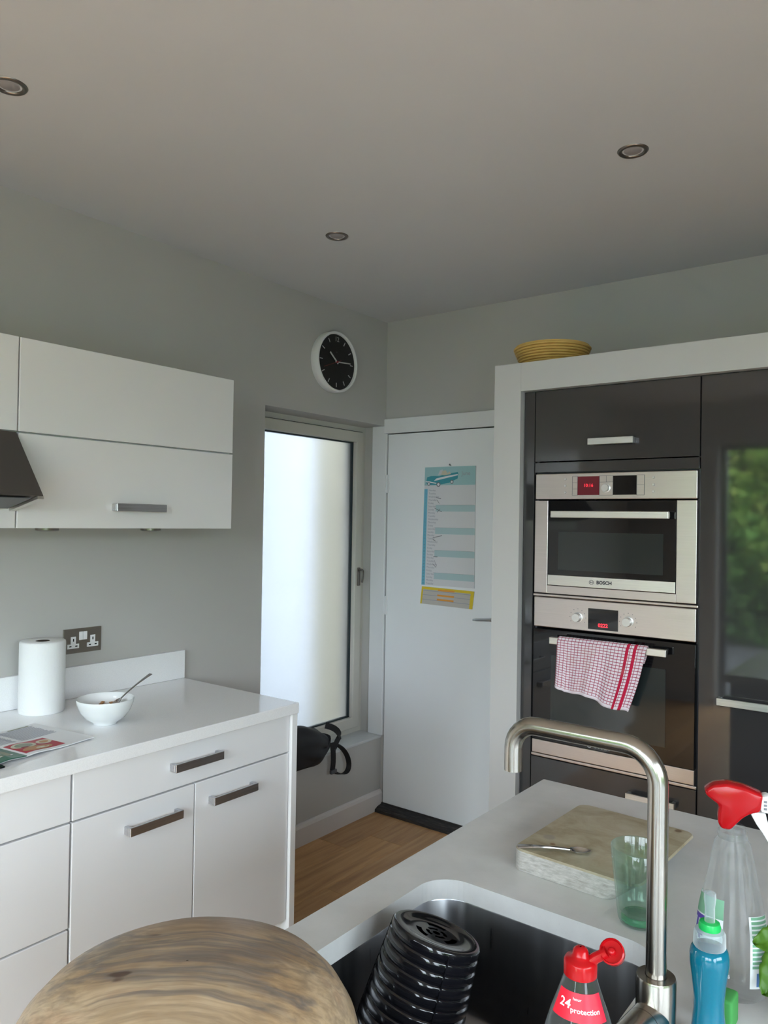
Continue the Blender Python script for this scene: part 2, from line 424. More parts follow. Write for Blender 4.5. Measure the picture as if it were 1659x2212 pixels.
# garden doors (seen only in reflections)
gd = sthing('window_2', 'wide glazed garden doors mirrored in the dark tall unit', 'window', (2.28, RY - .15, 0))
n = 3; wdt = (GX1 - GX0) / n
for k in range(n):
    x0, x1 = GX0 + k * wdt, GX0 + (k + 1) * wdt
    b = BM(); y0, y1 = RY - .19, RY - .13
    box(b, x0, x0 + .05, y0, y1, .0, GZ); box(b, x1 - .05, x1, y0, y1, .0, GZ); box(b, x0 + .05, x1 - .05, y0, y1, 0, .07); box(b, x0 + .05, x1 - .05, y0, y1, GZ - .06, GZ)
    f = obj('frame', b, 'grey_satin', gd)
    obj('pane', BX(x0 + .05, x1 - .05, RY - .165, RY - .155, .07, GZ - .06), 'window_glass', f)

gd = sthing('window_3', 'unseen glazed side doors added to let daylight in', 'window', (RX + .15, -3.7, 0))  # added doors, a daylight source for the room from the right
for k in range(2):
    y0, y1 = SY_0 + k * 1.3, SY_0 + (k + 1) * 1.3; b = BM(); x0, x1 = RX + .13, RX + .19
    box(b, x0, x1, y0, y0 + .05, 0, SZ_); box(b, x0, x1, y1 - .05, y1, 0, SZ_); box(b, x0, x1, y0 + .05, y1 - .05, 0, .07); box(b, x0, x1, y0 + .05, y1 - .05, SZ_ - .06, SZ_)
    f = obj('frame', b, 'grey_satin', gd)
    obj('pane', BX(RX + .155, RX + .165, y0 + .05, y1 - .05, .07, SZ_ - .06), 'window_glass', f)

# outside: patio, hedge, side passage
b = BM(); box(b, -14, 20, -18, RY - .3, -.3, -.08); box(b, RX + .3, 20, RY - .3, 8, -.3, -.08)
struct('ground_outside', b, 'patio_stone', 'grey paved terrace mirrored in the dark tall unit', 'ground')
def hedge(label, cx, cy, rot, L_, hh, NL):
    """a run of leaves over a dark core box added to block light; local x runs along the hedge, local +y faces the house"""
    hd = thing('hedge', label, 'hedge', (cx, cy, -.08), 'garden hedges', rot)
    obj('light_block_core', BX(-L_ / 2, L_ / 2, -1.1, -.3, 0, hh - .15), 'soil', hd, local=True)  # solid box put in to stop light passing through the leaves
    px = rng.uniform(-L_ / 2, L_ / 2, NL); pz = rng.uniform(0, 1, NL)
    hgt = hh + .35 * np.sin(px * 1.3) + .25 * np.sin(px * 2.9 + 1)
    dep = np.abs(rng.normal(0, .14, NL)); bul = .30 * np.sin(px * 2.1) * np.sin(pz * 7 + px) + .16 * np.sin(px * 5 + pz * 11)
    C = np.stack([px, bul - dep, pz * hgt], 1)
    a = rng.normal(size=(NL, 3)); a /= np.linalg.norm(a, axis=1)[:, None]
    c = rng.normal(size=(NL, 3)) + np.array([0, .9, .6]); c -= a * (a * c).sum(1)[:, None]; c /= np.linalg.norm(c, axis=1)[:, None]
    bb = np.cross(a, c); sz = rng.uniform(.04, .085, NL)[:, None]
    Q = np.stack([C - a * sz * 1.3, C - bb * sz * .7 + c * sz * .15, C + a * sz * 1.3, C + bb * sz * .7 + c * sz * .15], 1).reshape(-1, 3)
    me = bpy.data.meshes.new('foliage'); me.from_pydata(Q.tolist(), [], np.arange(NL * 4).reshape(-1, 4).tolist())
    at = me.attributes.new('tone', 'FLOAT', 'FACE')
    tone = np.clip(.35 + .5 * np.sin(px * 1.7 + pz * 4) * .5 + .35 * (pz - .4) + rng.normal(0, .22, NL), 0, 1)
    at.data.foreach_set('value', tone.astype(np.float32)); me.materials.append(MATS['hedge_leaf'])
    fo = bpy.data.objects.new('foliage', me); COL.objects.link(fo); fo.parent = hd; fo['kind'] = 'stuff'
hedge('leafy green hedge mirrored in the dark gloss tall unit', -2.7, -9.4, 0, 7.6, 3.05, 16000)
hedge('unseen low hedge added to hold back low sky light', 5.4, -10.4, 0, 7.4, 1.9, 5000)  # added hedge, its height set to block sky near the horizon
hedge('unseen leafy hedge added beyond the side doors to cut horizon light', 10.4, -2.4, PI / 2, 13, 2.5, 6000)  # added hedge, keeps level daylight off the wall cabinets

struct('wall_passage', BX(-.62, -.3, .10, .40, -.1, 4.2), 'render_cream', 'cream rendered pier blurred behind the frosted window', 'wall')
struct('wall_neighbour', BX(-1.75, -1.45, -6, 4.3, -.1, 5.6), 'render_white', 'pale wall blurred behind the frosted window', 'wall')
struct('wall_passage_end', BX(-1.6, -.3, 4.0, 4.3, -.1, 5.6), 'render_white', 'unseen pale end wall added to dim the side passage', 'wall')  # added wall closing the passage so less light reaches the frosted pane
struct('ground_passage', BX(-1.6, -.3, -6, 4, -.3, -.05), 'patio_stone', 'grey paved side passage behind the frosted window', 'ground')

# frosted window
wn = sthing('window_1', 'tall frosted window with cream frame beside the white door', 'window', (-.17, -.45, ZS))
b = BM(); X0, X1 = -.215, -.145; Y0, Y1, Z0, Z1 = YW - .02, 0.0, ZS, ZL
box(b, X0, X1, Y0, Y0 + .035, Z0, Z1); box(b, X0, X1, Y1 - .032, Y1, Z0, Z1); box(b, X0, X1, Y0 + .035, Y1 - .032, Z0, Z0 + .03); box(b, X0, X1, Y0 + .035, Y1 - .032, Z1 - .028, Z1)
obj('outer_frame', b, 'cream_upvc', wn)
b = BM(); a0, a1, c0, c1 = Y0 + .034, Y1 - .031, Z0 + .031, Z1 - .031; S = .057
box(b, -.205, -.13, a0, a0 + S, c0, c1, .004); box(b, -.205, -.13, a1 - S, a1, c0, c1, .004); box(b, -.205, -.13, a0 + S - .005, a1 - S + .005, c0, c0 + S, .004); box(b, -.205, -.13, a0 + S - .005, a1 - S + .005, c1 - S, c1, .004)
sash = obj('sash', b, 'cream_upvc', wn)
b = BM(); g0, g1, h0, h1 = a0 + S, a1 - S, c0 + S, c1 - S; G = .006
box(b, -.178, -.155, g0, g0 + G, h0, h1); box(b, -.178, -.155, g1 - G, g1, h0, h1); box(b, -.178, -.155, g0, g1, h0, h0 + G); box(b, -.178, -.155, g0, g1, h1 - G, h1)
obj('gasket', b, 'gasket', sash)
obj('pane', BX(-.168, -.160, g0, g1, h0, h1), 'frosted_glass', sash)
b = BM(); box(b, -.13, -.122, a1 - .04, a1 - .018, 1.20, 1.30, .003); 
tube(b, bez((-.118, a1 - .03, 1.285), (-.09, a1 - .032, 1.30), (-.085, a1 - .036, 1.27), (-.095, a1 - .038, 1.22)), .006, 8)
obj('handle', b, 'nickel', sash, smooth=40)
b = BM(); box(b, -.150, -.139, a0, a1, c1, c1 + .0035); box(b, -.150, -.139, a0, a1, c0 - .0025, c0); obj('gap_shade_strip', b, 'gasket', wn)  # dark strips drawn in for the shaded gap above and below the sash
sl = struct('trim_1', BX(-.15, .004, YW, 0, ZS - .012, ZS + .002, .003), 'sill_paint', 'pale grey window sill holding the black bag', 'sill')

# door, architrave, threshold, skirting
dr = sthing('door_1', 'plain white flush door with a hanging paper calendar', 'door', (.4, 0, 0))
obj('leaf', BX(.022, .783, -.006, .036, .036, 2.027, .002), 'door_paint', dr)
b = BM(); box(b, .725, .775, -.014, -.006, 1.02, 1.15, .003); tube(b, [(.745, -.012, 1.086), (.745, -.045, 1.086), (.742, -.055, 1.086), (.70, -.058, 1.087), (.62, -.056, 1.080), (.597, -.05, 1.077)], [.008, .008, .008, .008, .007, .005], 10)
obj('handle', b, 'handle_metal_lit', dr, smooth=40)
for z in (1.10, 1.76):
    b = BM(); tube(b, [(.018, -.010, z - .045), (.018, -.010, z + .045)], .005, 10); box(b, .016, .034, -.0085, -.005, z - .05, z + .05)
    obj('hinge', b, 'white_gloss_paint', dr, smooth=40)
b = BM(); box(b, -.082, .016, -.016, .004, ZS + .002, ZL, .004); box(b, .0, .87, -.018, .004, 2.032, 2.112, .004); box(b, .788, .868, -.018, .004, 0, 2.032, .004)
struct('trim_2', b, 'white_gloss_paint', 'white painted architrave around the flush door', 'architrave')
b = BM(); prism(b, [(-.068, 0), (-.066, .014), (-.045, .024), (-.012, .030), (-.010, .036), (.03, .036), (.03, 0)], lambda u, v, d: (d, u, v), .002, .87)
struct('trim_3', b, 'scuffed_black', 'scuffed black threshold strip under the white door', 'threshold')
b = BM(); prism(b, [(0, 0), (.017, 0), (.017, .085), (.012, .098), (.006, .104), (0, .105)], lambda u, v, d: (u, d, v), -1.338, -.004)
struct('baseboard_left', b, 'skirting_paint', 'pale skirting board under the frosted window', 'skirting')

# ceiling downlights
for (x, y), lb in zip([(.608, -2.385), (1.759, -1.144), (.615, -1.132)], ['recessed ceiling downlight cut by the upper left edge of the picture', 'recessed ceiling downlight above the oven column', 'recessed ceiling downlight nearest the wall clock']):
    t = thing('ceiling_downlight', lb, 'downlight', (x, y, H), 'recessed downlights')
    obj('ring', lathe(BM(), [(.030, .02), (.030, -.001), (.0325, -.004), (.037, -.0055), (.041, -.004), (.044, 0), (.044, .002)], (x, y, H), 40), 'nickel', t, smooth=True)
    obj('bulb', lathe(BM(), [(.001, -.0015), (.024, -.001), (.0305, .004)], (x, y, H), 32, cap0=True), 'lamp_glass', t, smooth=True)

# ================================================================== wall clock
CY, CZ = -.462, 2.342
ck = thing('wall_clock', 'round white wall clock with black dial and red second hand', 'clock', (0, CY, CZ))
def lx(prof, n=64): # lathe about the x axis
    return rings(BM(), [[(x, CY + r * math.cos(2 * PI * i / n), CZ + r * math.sin(2 * PI * i / n)) for i in range(n)] for r, x in prof], False, False)
obj('case', lx([(.148, .001), (.150, .004), (.150, .046), (.148, .050), (.142, .051), (.138, .048), (.137, .038)]), 'white_plastic', ck, smooth=40)
fc = obj('dial', rings(BM(), [[(.038, CY + .1375 * math.cos(2 * PI * i / 64), CZ + .1375 * math.sin(2 * PI * i / 64)) for i in range(64)], [(.036, CY + .1375 * math.cos(2 * PI * i / 64), CZ + .1375 * math.sin(2 * PI * i / 64)) for i in range(64)]]), 'black_face', ck)
def hand(bm, ang, r0, r1, w0, x, w1=None):
    a = math.radians(ang); d = Vector((0, math.sin(a), math.cos(a))); s = Vector((0, math.cos(a), -math.sin(a))); c = Vector((x, CY, CZ)); w1 = w1 or w0
    q = [c + d * r0 - s * w0 / 2, c + d * r0 + s * w0 / 2, c + d * r1 + s * w1 / 2, c + d * r1 - s * w1 / 2]
    return rings(bm, [q, [p + Vector((.0012, 0, 0)) for p in q]])
for k in range(1, 12): obj('hour_mark', hand(BM(), 30 * k, .103, .124, .0042, .0382), 'dial_white', fc)
obj('numeral', text_bm('12', .034, onX(.0385, CY, CZ + .112)), 'dial_white', fc)
obj('emblem', text_bm('o', .012, onX(.0385, CY, CZ + .05)), 'print_dark', fc)
obj('hour_hand', hand(BM(), 309, -.012, .066, .0085, .0405), 'dial_white', ck)
obj('minute_hand', hand(BM(), 86, -.014, .102, .0055, .0425), 'dial_white', ck)
b = hand(BM(), 249, -.03, .105, .0018, .0445); tube(b, [(.040, CY, CZ), (.047, CY, CZ)], .005, 16); obj('second_hand', b, 'second_red', ck)

# ================================================================== calendar
cal = thing('calendar', 'long turquoise calendar with a vintage car hanging on the white door', 'calendar', (.42, -.007, 1.53))
cy = -.0075
def quadprism(bm, q, y, th=.0006): return prism(bm, q, lambda u, v, d: (u, d, v), y, y - th)
def sk(u, v):  # page coordinates 0..1 (v down) -> door plane, the sheet hangs slightly skewed
    return (.272 - .012 * v + u * (.305 + .013 * v), 1.841 - .613 * v)
def rectp(bm, u0, u1, v0, v1, y): return quadprism(bm, [sk(u0, v1), sk(u1, v1), sk(u1, v0), sk(u0, v0)], y)
pg = obj('page', prism(BM(), [sk(0, 1), sk(1, 1), sk(1, 0), sk(0, 0)], lambda u, v, d: (u, d, v), -.0065, -.012), 'cal_page', cal)
y1_ = -.0122
obj('header', rectp(BM(), 0, 1, 0, .155, y1_), 'cal_teal', pg)
obj('date_column', rectp(BM(), 0, .065, .185, 1, y1_), 'cal_blue', pg)
rh = .815 / 30.
b = BM()
for d0 in (5, 12, 19, 26): rectp(b, .24, 1, .185 + d0 * rh, .185 + (d0 + 2) * rh, y1_)
obj('weekend_bands', b, 'cal_band', pg)
def txp(u, v): 
    x, z = sk(u, v); return onY(y1_ - .0002, x, z)
b = BM()
for i in range(30):
    text_bm(['Monday', 'Tuesday', 'Wednesday', 'Thursday', 'Friday', 'Saturday', 'Sunday'][i % 7], .0135, txp(.09, .197 + i * rh), bm=b, align='LEFT', extr=.0004)
obj('day_names', b, 'print_grey', pg)
b = BM()
for i in range(30): text_bm(str(i + 1), .011, txp(.032, .197 + i * rh), bm=b, extr=.0004)
obj('date_numbers', b, 'print_dark', pg)
obj('month_name', text_bm('June', .03, txp(.82, .06)), 'print_grey', pg)
b = BM()
for i in (5, 12, 19, 26): rectp(b, .22, .98, .1845 + i * rh, .1855 + i * rh, y1_ - .0003)
for u, v, L_, dv in ((.24, .26, .10, .01), (.22, .35, .14, .03), (.20, .60, .18, -.02), (.26, .28, .05, .03), (.27, .385, .06, -.03), (.2, .615, .05, .01), (.22, .76, .08, .0), (.24, .79, .05, .05), (.21, .82, .07, .03)):
    p0 = sk(u, v); p1 = sk(u + L_, v + dv); quadprism(b, [(p0[0], p0[1]), (p1[0], p1[1]), (p1[0], p1[1] + .003), (p0[0], p0[1] + .003)], y1_ - .0003)
obj('pen_marks', b, 'print_dark', pg)
def poly(name, pts, mt, dy=0): obj(name, quadprism(BM(), [sk(u, v) for u, v in pts][::-1], y1_ - .0007 - dy), mt, pg)
poly('car_print_body', [(.03, .135), (.05, .085), (.13, .075), (.20, .075), (.30, .078), (.42, .060), (.66, .048), (.67, .058), (.66, .10), (.50, .135), (.30, .15), (.12, .15)], 'cal_car')
poly('car_print_trim', [(.19, .118), (.24, .096), (.42, .080), (.66, .064), (.665, .074), (.46, .093), (.26, .112)], 'label_white', .0004)
poly('car_print_bumper', [(.02, .118), (.10, .120), (.24, .134), (.24, .142), (.10, .131), (.02, .126)], 'label_white', .0004)
poly('car_print_screen', [(.27, .068), (.31, .03), (.36, .022), (.38, .062)], 'paper_grey', .0004)
poly('car_print_riders', [(.33, .066), (.36, .035), (.42, .028), (.46, .055), (.50, .04), (.53, .062), (.40, .072)], 'print_cream', .0006)
def wheel(u, v, r):
    x, z = sk(u, v); P = [(x + r * math.cos(2 * PI * k / 16), z + r * math.sin(2 * PI * k / 16)) for k in range(16)]
    b = quadprism(BM(), P, y1_ - .0014); o = obj('car_print_wheel', b, 'print_dark', pg)
    P = [(x + .6 * r * math.cos(2 * PI * k / 16), z + .6 * r * math.sin(2 * PI * k / 16)) for k in range(16)]
    obj('car_print_wheel', quadprism(BM(), P, y1_ - .002), 'label_white', pg)
wheel(.09, .142, .009); wheel(.285, .148, .012); wheel(.55, .128, .010)
def sk2(u, v): return (.262 - .010 * v + u * .316, 1.219 - .006 * u - .090 * v)
st_ = obj('holiday_strip', prism(BM(), [sk2(0, 1), sk2(1, 1), sk2(1, 0), sk2(0, 0)], lambda u, v, d: (u, d, v), -.0065, -.0095), 'cal_strip', cal)
b = BM()
for q in ((0, 1, 0, .15), (0, .03, .15, 1), (.94, 1, .15, 1)): quadprism(b, [sk2(q[0], q[3]), sk2(q[1], q[3]), sk2(q[1], q[2]), sk2(q[0], q[2])], -.0097)
obj('yellow_border', b, 'cal_yellow', st_)
b = BM()
for v in (.2, .45, .72): quadprism(b, [sk2(.03, v + .03), sk2(.94, v + .03), sk2(.94, v), sk2(.03, v)], -.0099)
obj('rule', b, 'print_grey', st_)
b = BM()
for v in (.08, .38, .62): quadprism(b, [sk2(.32, v + .10), sk2(.64, v + .10), sk2(.64, v), sk2(.32, v)], -.0101)
obj('orange_heading', b, 'cal_orange', st_)
b = BM(); tube(b, [(.428, -.006, 1.846), (.428, -.018, 1.85)], [.002, .002], 8); lathe(b, [(.001, .004), (.004, .002), (.004, -.003), (.001, -.005)], (.428, -.019, 1.851), 10)
obj('pin', b, 'print_dark', cal, smooth=40)

# ================================================================== left run of units
def bar_handle_x(parent, y0, y1, zc, xf):
    b = BM(); h = .0125
    box(b, xf + .024, xf + .032, y0, y1, zc - h, zc + h, .001, 1); box(b, xf, xf + .0245, y0, y0 + .012, zc - h * .9, zc + h * .9, .001, 1); box(b, xf, xf + .0245, y1 - .012, y1, zc - h * .9, zc + h * .9, .001, 1)
    return obj('handle', b, 'handle_metal_shaded', parent)
def bar_handle_y(parent, x0, x1, zc, yf):
    b = BM(); h = .012
    box(b, x0, x1, yf - .032, yf - .024, zc - h, zc + h, .001, 1); box(b, x0, x0 + .012, yf - .0245, yf, zc - h * .9, zc + h * .9, .001, 1); box(b, x1 - .012, x1, yf - .0245, yf, zc - h * .9, zc + h * .9, .001, 1)
    return obj('handle', b, 'handle_metal_lit', parent)
XF = .640
def front(name, par, y0, y1, z0, z1, xf=XF): return obj(name, BX(xf - .019, xf, y0, y1, z0, z1, .0022, 2), 'white_cabinet', par)
def carcass(par, x1, y0, y1, z0, z1, nm='carcass'): return obj(nm, BX(.001, x1, y0, y1, z0, z1), 'white_edge', par)

t = thing('base_cabinet', 'white base unit with one wide drawer over two doors, under the cereal bowl', 'cabinet', (.3, -1.78, 0))
carcass(t, .617, -2.192, -1.3685, .14, .871)
d = front('drawer', t, -2.190, -1.3705, .7405, .868); bar_handle_x(d, -1.878, -1.693, .809, XF)
d = front('door', t, -2.190, -1.7835, .152, .7355); bar_handle_x(d, -2.031, -1.847, .668, XF)
d = front('door', t, -1.7795, -1.3705, .152, .7355); bar_handle_x(d, -1.728, -1.543, .670, XF)
obj('plinth', BX(.02, .575, -2.192, -1.3685, 0, .14), 'white_cabinet', t)
def drawer_unit(y0, y1, lb):
    t = thing('drawer_cabinet', lb, 'cabinet', (.3, (y0 + y1) / 2, 0)); carcass(t, .617, y0, y1, .14, .871)
    for z0, z1 in ((.7415, .868), (.458, .7365), (.152, .453)):
        d = front('drawer', t, y0 + .002, y1 - .002, z0, z1); c = (y0 + y1) / 2; bar_handle_x(d, c - .093, c + .093, z1 - .065, XF)
    obj('plinth', BX(.02, .575, y0, y1, 0, .14), 'white_cabinet', t); return t
drawer_unit(-2.994, -2.194, 'white three drawer base unit cut by the left edge of the picture')
drawer_unit(-3.396, -2.996, 'white three drawer base unit further left, outside the picture')
tag(obj('end_panel', BX(.0, .652, -1.3675, -1.3415, 0, .8715, .0015), 'white_edge', org=(.3, -1.354, 0)), 'tall white end panel closing the base units beside the window', 'panel')
tag(obj('worktop', BX(.0, .658, -3.4, -1.340, .8725, .910, .0025), 'white_worktop', org=(.3, -2.3, .8725)), 'glossy white worktop under the cereal bowl and paper roll', 'worktop')
tag(obj('upstand', BX(.0, .02, -3.4, -1.340, .9105, 1.022, .0015), 'white_worktop', org=(.01, -2.3, .9105)), 'low white upstand along the grey wall behind the paper roll', 'upstand')
hb = thing('hob', 'black glass hob let into the white worktop, mostly under the magazine', 'hob', (.34, -2.64, .911))
obj('glass', BX(.09, .585, -2.935, -2.346, .9105, .9155, .002), 'black_glass', hb)

# wall cabinets and hood
WX = .35
def wall_unit(y0, y1, lb, low):
    t = thing('wall_cabinet', lb, 'wall cabinet', (.17, (y0 + y1) / 2, 1.52)); carcass(t, .330, y0, y1, 1.520, 2.075)
    front('upper_flap', t, y0 + .0015, y1 - .0015, 1.8015, 2.0755, WX)
    d = front('lower_flap', t, y0 + .0015, y1 - .0015, 1.5195, 1.7965, WX)
    return t, d
t, d = wall_unit(-2.212, -1.397, 'long white wall cabinet with two flap doors and a bar handle', True)
bar_handle_x(d, -1.902, -1.712, 1.588, WX)
for y in (-2.035, -1.645):
    obj('under_cabinet_light', lathe(BM(), [(.036, .0), (.036, -.009), (.030, -.012), (.001, -.0125)], (.2, y, 1.5198), 28, cap1=True), 'nickel', t, smooth=40)
t, d = wall_unit(-3.028, -2.213, 'white wall cabinet above the dark cooker hood, cut by the left edge', False)
hd_ = thing('cooker_hood', 'dark metal cooker hood wedge sloping out from the white wall cabinet', 'cooker hood', (.4, -2.62, 1.57))
PR = [(.351, 1.798), (.508, 1.612), (.352, 1.578)]
obj('body', prism(BM(), PR, lambda u, v, d: (u, d, v), -3.02, -2.218), 'hood_metal', hd_)
b = BM(); q = [(.351, 1.577), (.508, 1.611), (.507, 1.603), (.351, 1.569)]; prism(b, q, lambda u, v, d: (u, d, v), -2.234, -2.216); obj('rim', b, 'steel_light', hd_)
obj('filter', prism(BM(), [(.365, 1.5785), (.495, 1.6065), (.495, 1.604), (.365, 1.576)], lambda u, v, d: (u, d, v), -2.99, -2.245), 'grey_satin', hd_)

# socket
sk_ = thing('double_socket', 'brushed metal double wall socket with white inserts above the paper roll', 'socket', (0, -1.785, 1.111))
pt = obj('face_plate', BX(0, .006, -1.859, -1.711, 1.067, 1.155, .0015), 'socket_plate', sk_)
for yc in (-1.822, -1.746):
    b = BM(); box(b, .006, .0075, yc - .0225, yc + .0225, 1.085, 1.101, .0005, 1); box(b, .006, .0076, yc - .010, yc + .010, 1.099, 1.127, .0005, 1)
    ins = obj('socket_insert', b, 'white_plastic', sk_)
    b = BM(); box(b, .0074, .0082, yc - .002, yc + .002, 1.110, 1.120); box(b, .0074, .0082, yc - .0155, yc - .0075, 1.091, 1.095); box(b, .0074, .0082, yc + .0075, yc + .0155, 1.091, 1.095)
    obj('pin_holes', b, 'dark_gap', ins)
b = BM(); box(b, .006, .009, -1.800, -1.785, 1.113, 1.143, .001, 1); obj('rocker_switch', b, 'white_plastic', sk_)
b = BM(); box(b, .006, .009, -1.784, -1.769, 1.113, 1.143, .001, 1); obj('rocker_switch', b, 'white_plastic', sk_)

# kitchen roll
t = thing('kitchen_roll', 'thick white kitchen paper roll standing in front of the socket', 'paper roll', (.10, -1.987, .9105))
n = 64
def rr_(r, z, f=1): return [(.10 + (r + f * .0018 * (i / n)) * math.cos(2 * PI * i / n + 2.3), -1.987 + (r + f * .0018 * (i / n)) * math.sin(2 * PI * i / n + 2.3), .9105 + z) for i in range(n)]
obj('paper', rings(BM(), [rr_(.0225, .232, 0), rr_(.066, .2335), rr_(.0695, .231), rr_(.0705, .225), rr_(.0705, .006), rr_(.069, .0), rr_(.0225, 0., 0), rr_(.0225, .232, 0)], False, False), 'paper_towel', t, smooth=50)
obj('core', lathe(BM(), [(.0222, .002), (.0222, .232), (.021, .232), (.021, .002)], (.10, -1.987, .9105), 32), 'soil', t, smooth=40)

# bowl, spoon, cereal
BXc, BYc = .392, -1.938
bw = thing('cereal_bowl', 'white china bowl with leftover cereal on the white worktop', 'bowl', (BXc, BYc, .9105))
obj('body', lathe(BM(), [(.001, .006), (.030, .005), (.031, 0), (.035, 0), (.040, .007), (.060, .020), (.075, .040), (.0845, .064), (.0865, .0765), (.0855, .0785), (.083, .0765), (.081, .064), (.071, .041), (.056, .022), (.034, .012), (.001, .009)], (BXc, BYc, .9105), 56), 'ceramic', bw, smooth=50)
for i in range(14):
    a = random.uniform(0, 2 * PI); q = random.uniform(.0, 1) ** .6 * .05; zz = .9105 + .014 + q * q * 10.5
    if i < 8: a = random.uniform(1.8, 3.4); q = random.uniform(.05, .066); zz = .9105 + .012 + (q / .079) ** 2 * .052 + .004
    b = BM(); bmesh.ops.create_icosphere(b, subdivisions=1, radius=1)
    for v_ in b.verts: v_.co *= random.uniform(.75, 1.2)
    s = random.uniform(.004, .0075)
    bmesh.ops.transform(b, matrix=Matrix.Translation((BXc + q * math.cos(a), BYc + q * math.sin(a), zz)) @ Matrix.Rotation(random.uniform(0, 3), 4, 'Z') @ Matrix.Diagonal((s * 1.5, s, s * .7, 1)), verts=b.verts)
    tag(obj('cereal_flake', b, 'cereal', org=(BXc + q * math.cos(a), BYc + q * math.sin(a), zz)), 'brown cereal flake left in the white bowl', 'cereal', 'cereal flakes in the bowl')
def spoon(name, p0, p1, up, L, label, bowl_l=.045, wmax=.016, curve=.01):
    """p0 = handle tip, p1 = bowl tip"""
    p0, p1, up = Vector(p0), Vector(p1), Vector(up); ax = (p1 - p0).normalized(); side = ax.cross(up).normalized(); nn = side.cross(ax).normalized(); Lt = (p1 - p0).length
    t = thing(name, label, 'spoon', tuple((p0 + p1) / 2)); 
    L_ = []; nh = 16
    for i in range(nh + 1):
        s = i / nh * (Lt - bowl_l); wd = .005 + .0035 * max(0, 1 - s / (Lt * .35)) - .002 * min(1, s / (Lt * .6)); arch = curve * math.sin(PI * s / Lt)
        c = p0 + ax * s + nn * arch; L_.append([c - side * wd - nn * .001, c + side * wd - nn * .001, c + side * wd * .8 + nn * .001, c - side * wd * .8 + nn * .001])
    obj('shaft', rings(BM(), L_), 'cutlery', t, smooth=60)
    b = BM(); s0 = Lt - bowl_l; c0 = p0 + ax * s0 + nn * curve * math.sin(PI * s0 / Lt); L_ = []
    for i in range(13):
        q = i / 12; wd = wmax * max(.12, math.sin(PI * min(1, .08 + q * .92)) ** .6); dz = -.007 * math.sin(PI * q); row = []
        for k in range(9):
            e = -1 + k / 4; row.append(c0 + ax * (q * bowl_l) + side * wd * e + nn * (dz * (1 - e * e) + .001 - q * .0 * curve))
        for k in range(8, -1, -1):
            e = -1 + k / 4; row.append(c0 + ax * (q * bowl_l) + side * wd * e * 1.02 + nn * (dz * (1 - e * e) - .0006))
        L_.append(row)
    obj('bowl_end', rings(b, L_), 'cutlery', t, smooth=60); return t
spoon('cereal_spoon', (.392, -1.772, 1.040), (.392, -1.916, .954), (0, 0, 1), .18, 'steel spoon leaning out of the white cereal bowl', .04, .013, .006)

# magazine lying half over the hob
mg = thing('magazine', 'open recipe magazine with red food photo on the white worktop', 'magazine', (.41, -2.27, .911))
e0 = Vector((.553, -2.272, 0)); eu = Vector((-.035, .219, 0)).normalized(); ev = Vector((-.25, -.034, 0)).normalized()
def page_z(u): return .914 + .0075 * math.sin(PI * min(1, max(0, u / .225))) ** 1.0 * (1 if u > 0 else 0)
def mpos(u, v, dz=0): 
    p = e0 + eu * u + ev * v; z = .9135 + .006 * math.exp(-((abs(u) - .03) / .05) ** 2) + (.0035 if u < -.04 else 0) + .002 * abs(u) / .22
    return (p.x, p.y, z + dz)
def sheet(u0, u1, v0, v1, dz, th, n=10):
    L_ = []
    for i in range(n + 1):
        u = u0 + (u1 - u0) * i / n
        L_.append([mpos(u, v0, dz - th), mpos(u, v1, dz - th), mpos(u, v1, dz), mpos(u, v0, dz)])
    return rings(BM(), L_)
rp = obj('right_page', sheet(0, .222, 0, .272, 0, .002), 'paper_white', mg)
lp = obj('left_page', sheet(-.222, -.0005, 0, .272, .001, .002), 'print_green', mg)
obj('under_pages', sheet(-.215, .215, .002, .268, -.0022, .0012, 16), 'paper_grey', mg)
obj('food_photo', sheet(.010, .135, .018, .118, .0004, .0003), 'print_red', rp)
def disc(uc, vc, ru, rv, dz, mt, nm):
    b = BM(); P = [mpos(uc + ru * math.cos(2 * PI * k / 24), vc + rv * math.sin(2 * PI * k / 24), dz) for k in range(24)]
    b.faces.new([b.verts.new(p) for p in P]); P2 = [(p[0], p[1], p[2] - .0002) for p in P]; b.faces.new([b.verts.new(p) for p in P2[::-1]]); return obj(nm, b, mt, rp)
disc(.05, .085, .036, .026, .0009, 'print_cream', 'plate_print'); disc(.05, .085, .026, .018, .0012, 'print_olive', 'plate_print')
disc(.062, .040, .045, .020, .0009, 'print_food', 'plate_print'); disc(.075, .036, .020, .008, .0012, 'print_cream', 'plate_print')
disc(.112, .082, .022, .020, .0009, 'print_cream', 'plate_print'); disc(.112, .082, .013, .011, .0012, 'print_food', 'plate_print')
b = BM()
for v in np.arange(.135, .25, .0075):
    for u0, u1 in ((.015, .07), (.08, .2)):
        s = sheet(u0, u1 - random.uniform(0, .012), v, v + .0032, .0005, .0002, 4); me_ = bpy.data.meshes.new('x'); s.to_mesh(me_); s.free(); b.from_mesh(me_); bpy.data.meshes.remove(me_)
obj('text_lines', b, 'print_grey', rp)
b = sheet(.12, .19, .255, .262, .0005, .0002, 4); obj('heading', b, 'print_olive', rp)
b = sheet(-.2, -.02, .03, .24, .0016, .0004, 6); obj('salad_photo', b, 'print_olive', lp)
b = sheet(-.09, -.02, .03, .035, .0022, .0003, 4); obj('caption', b, 'paper_white', lp)
b = sheet(-.06, -.03, .05, .075, .0022, .0003, 4); obj('caption', b, 'paper_white', lp)

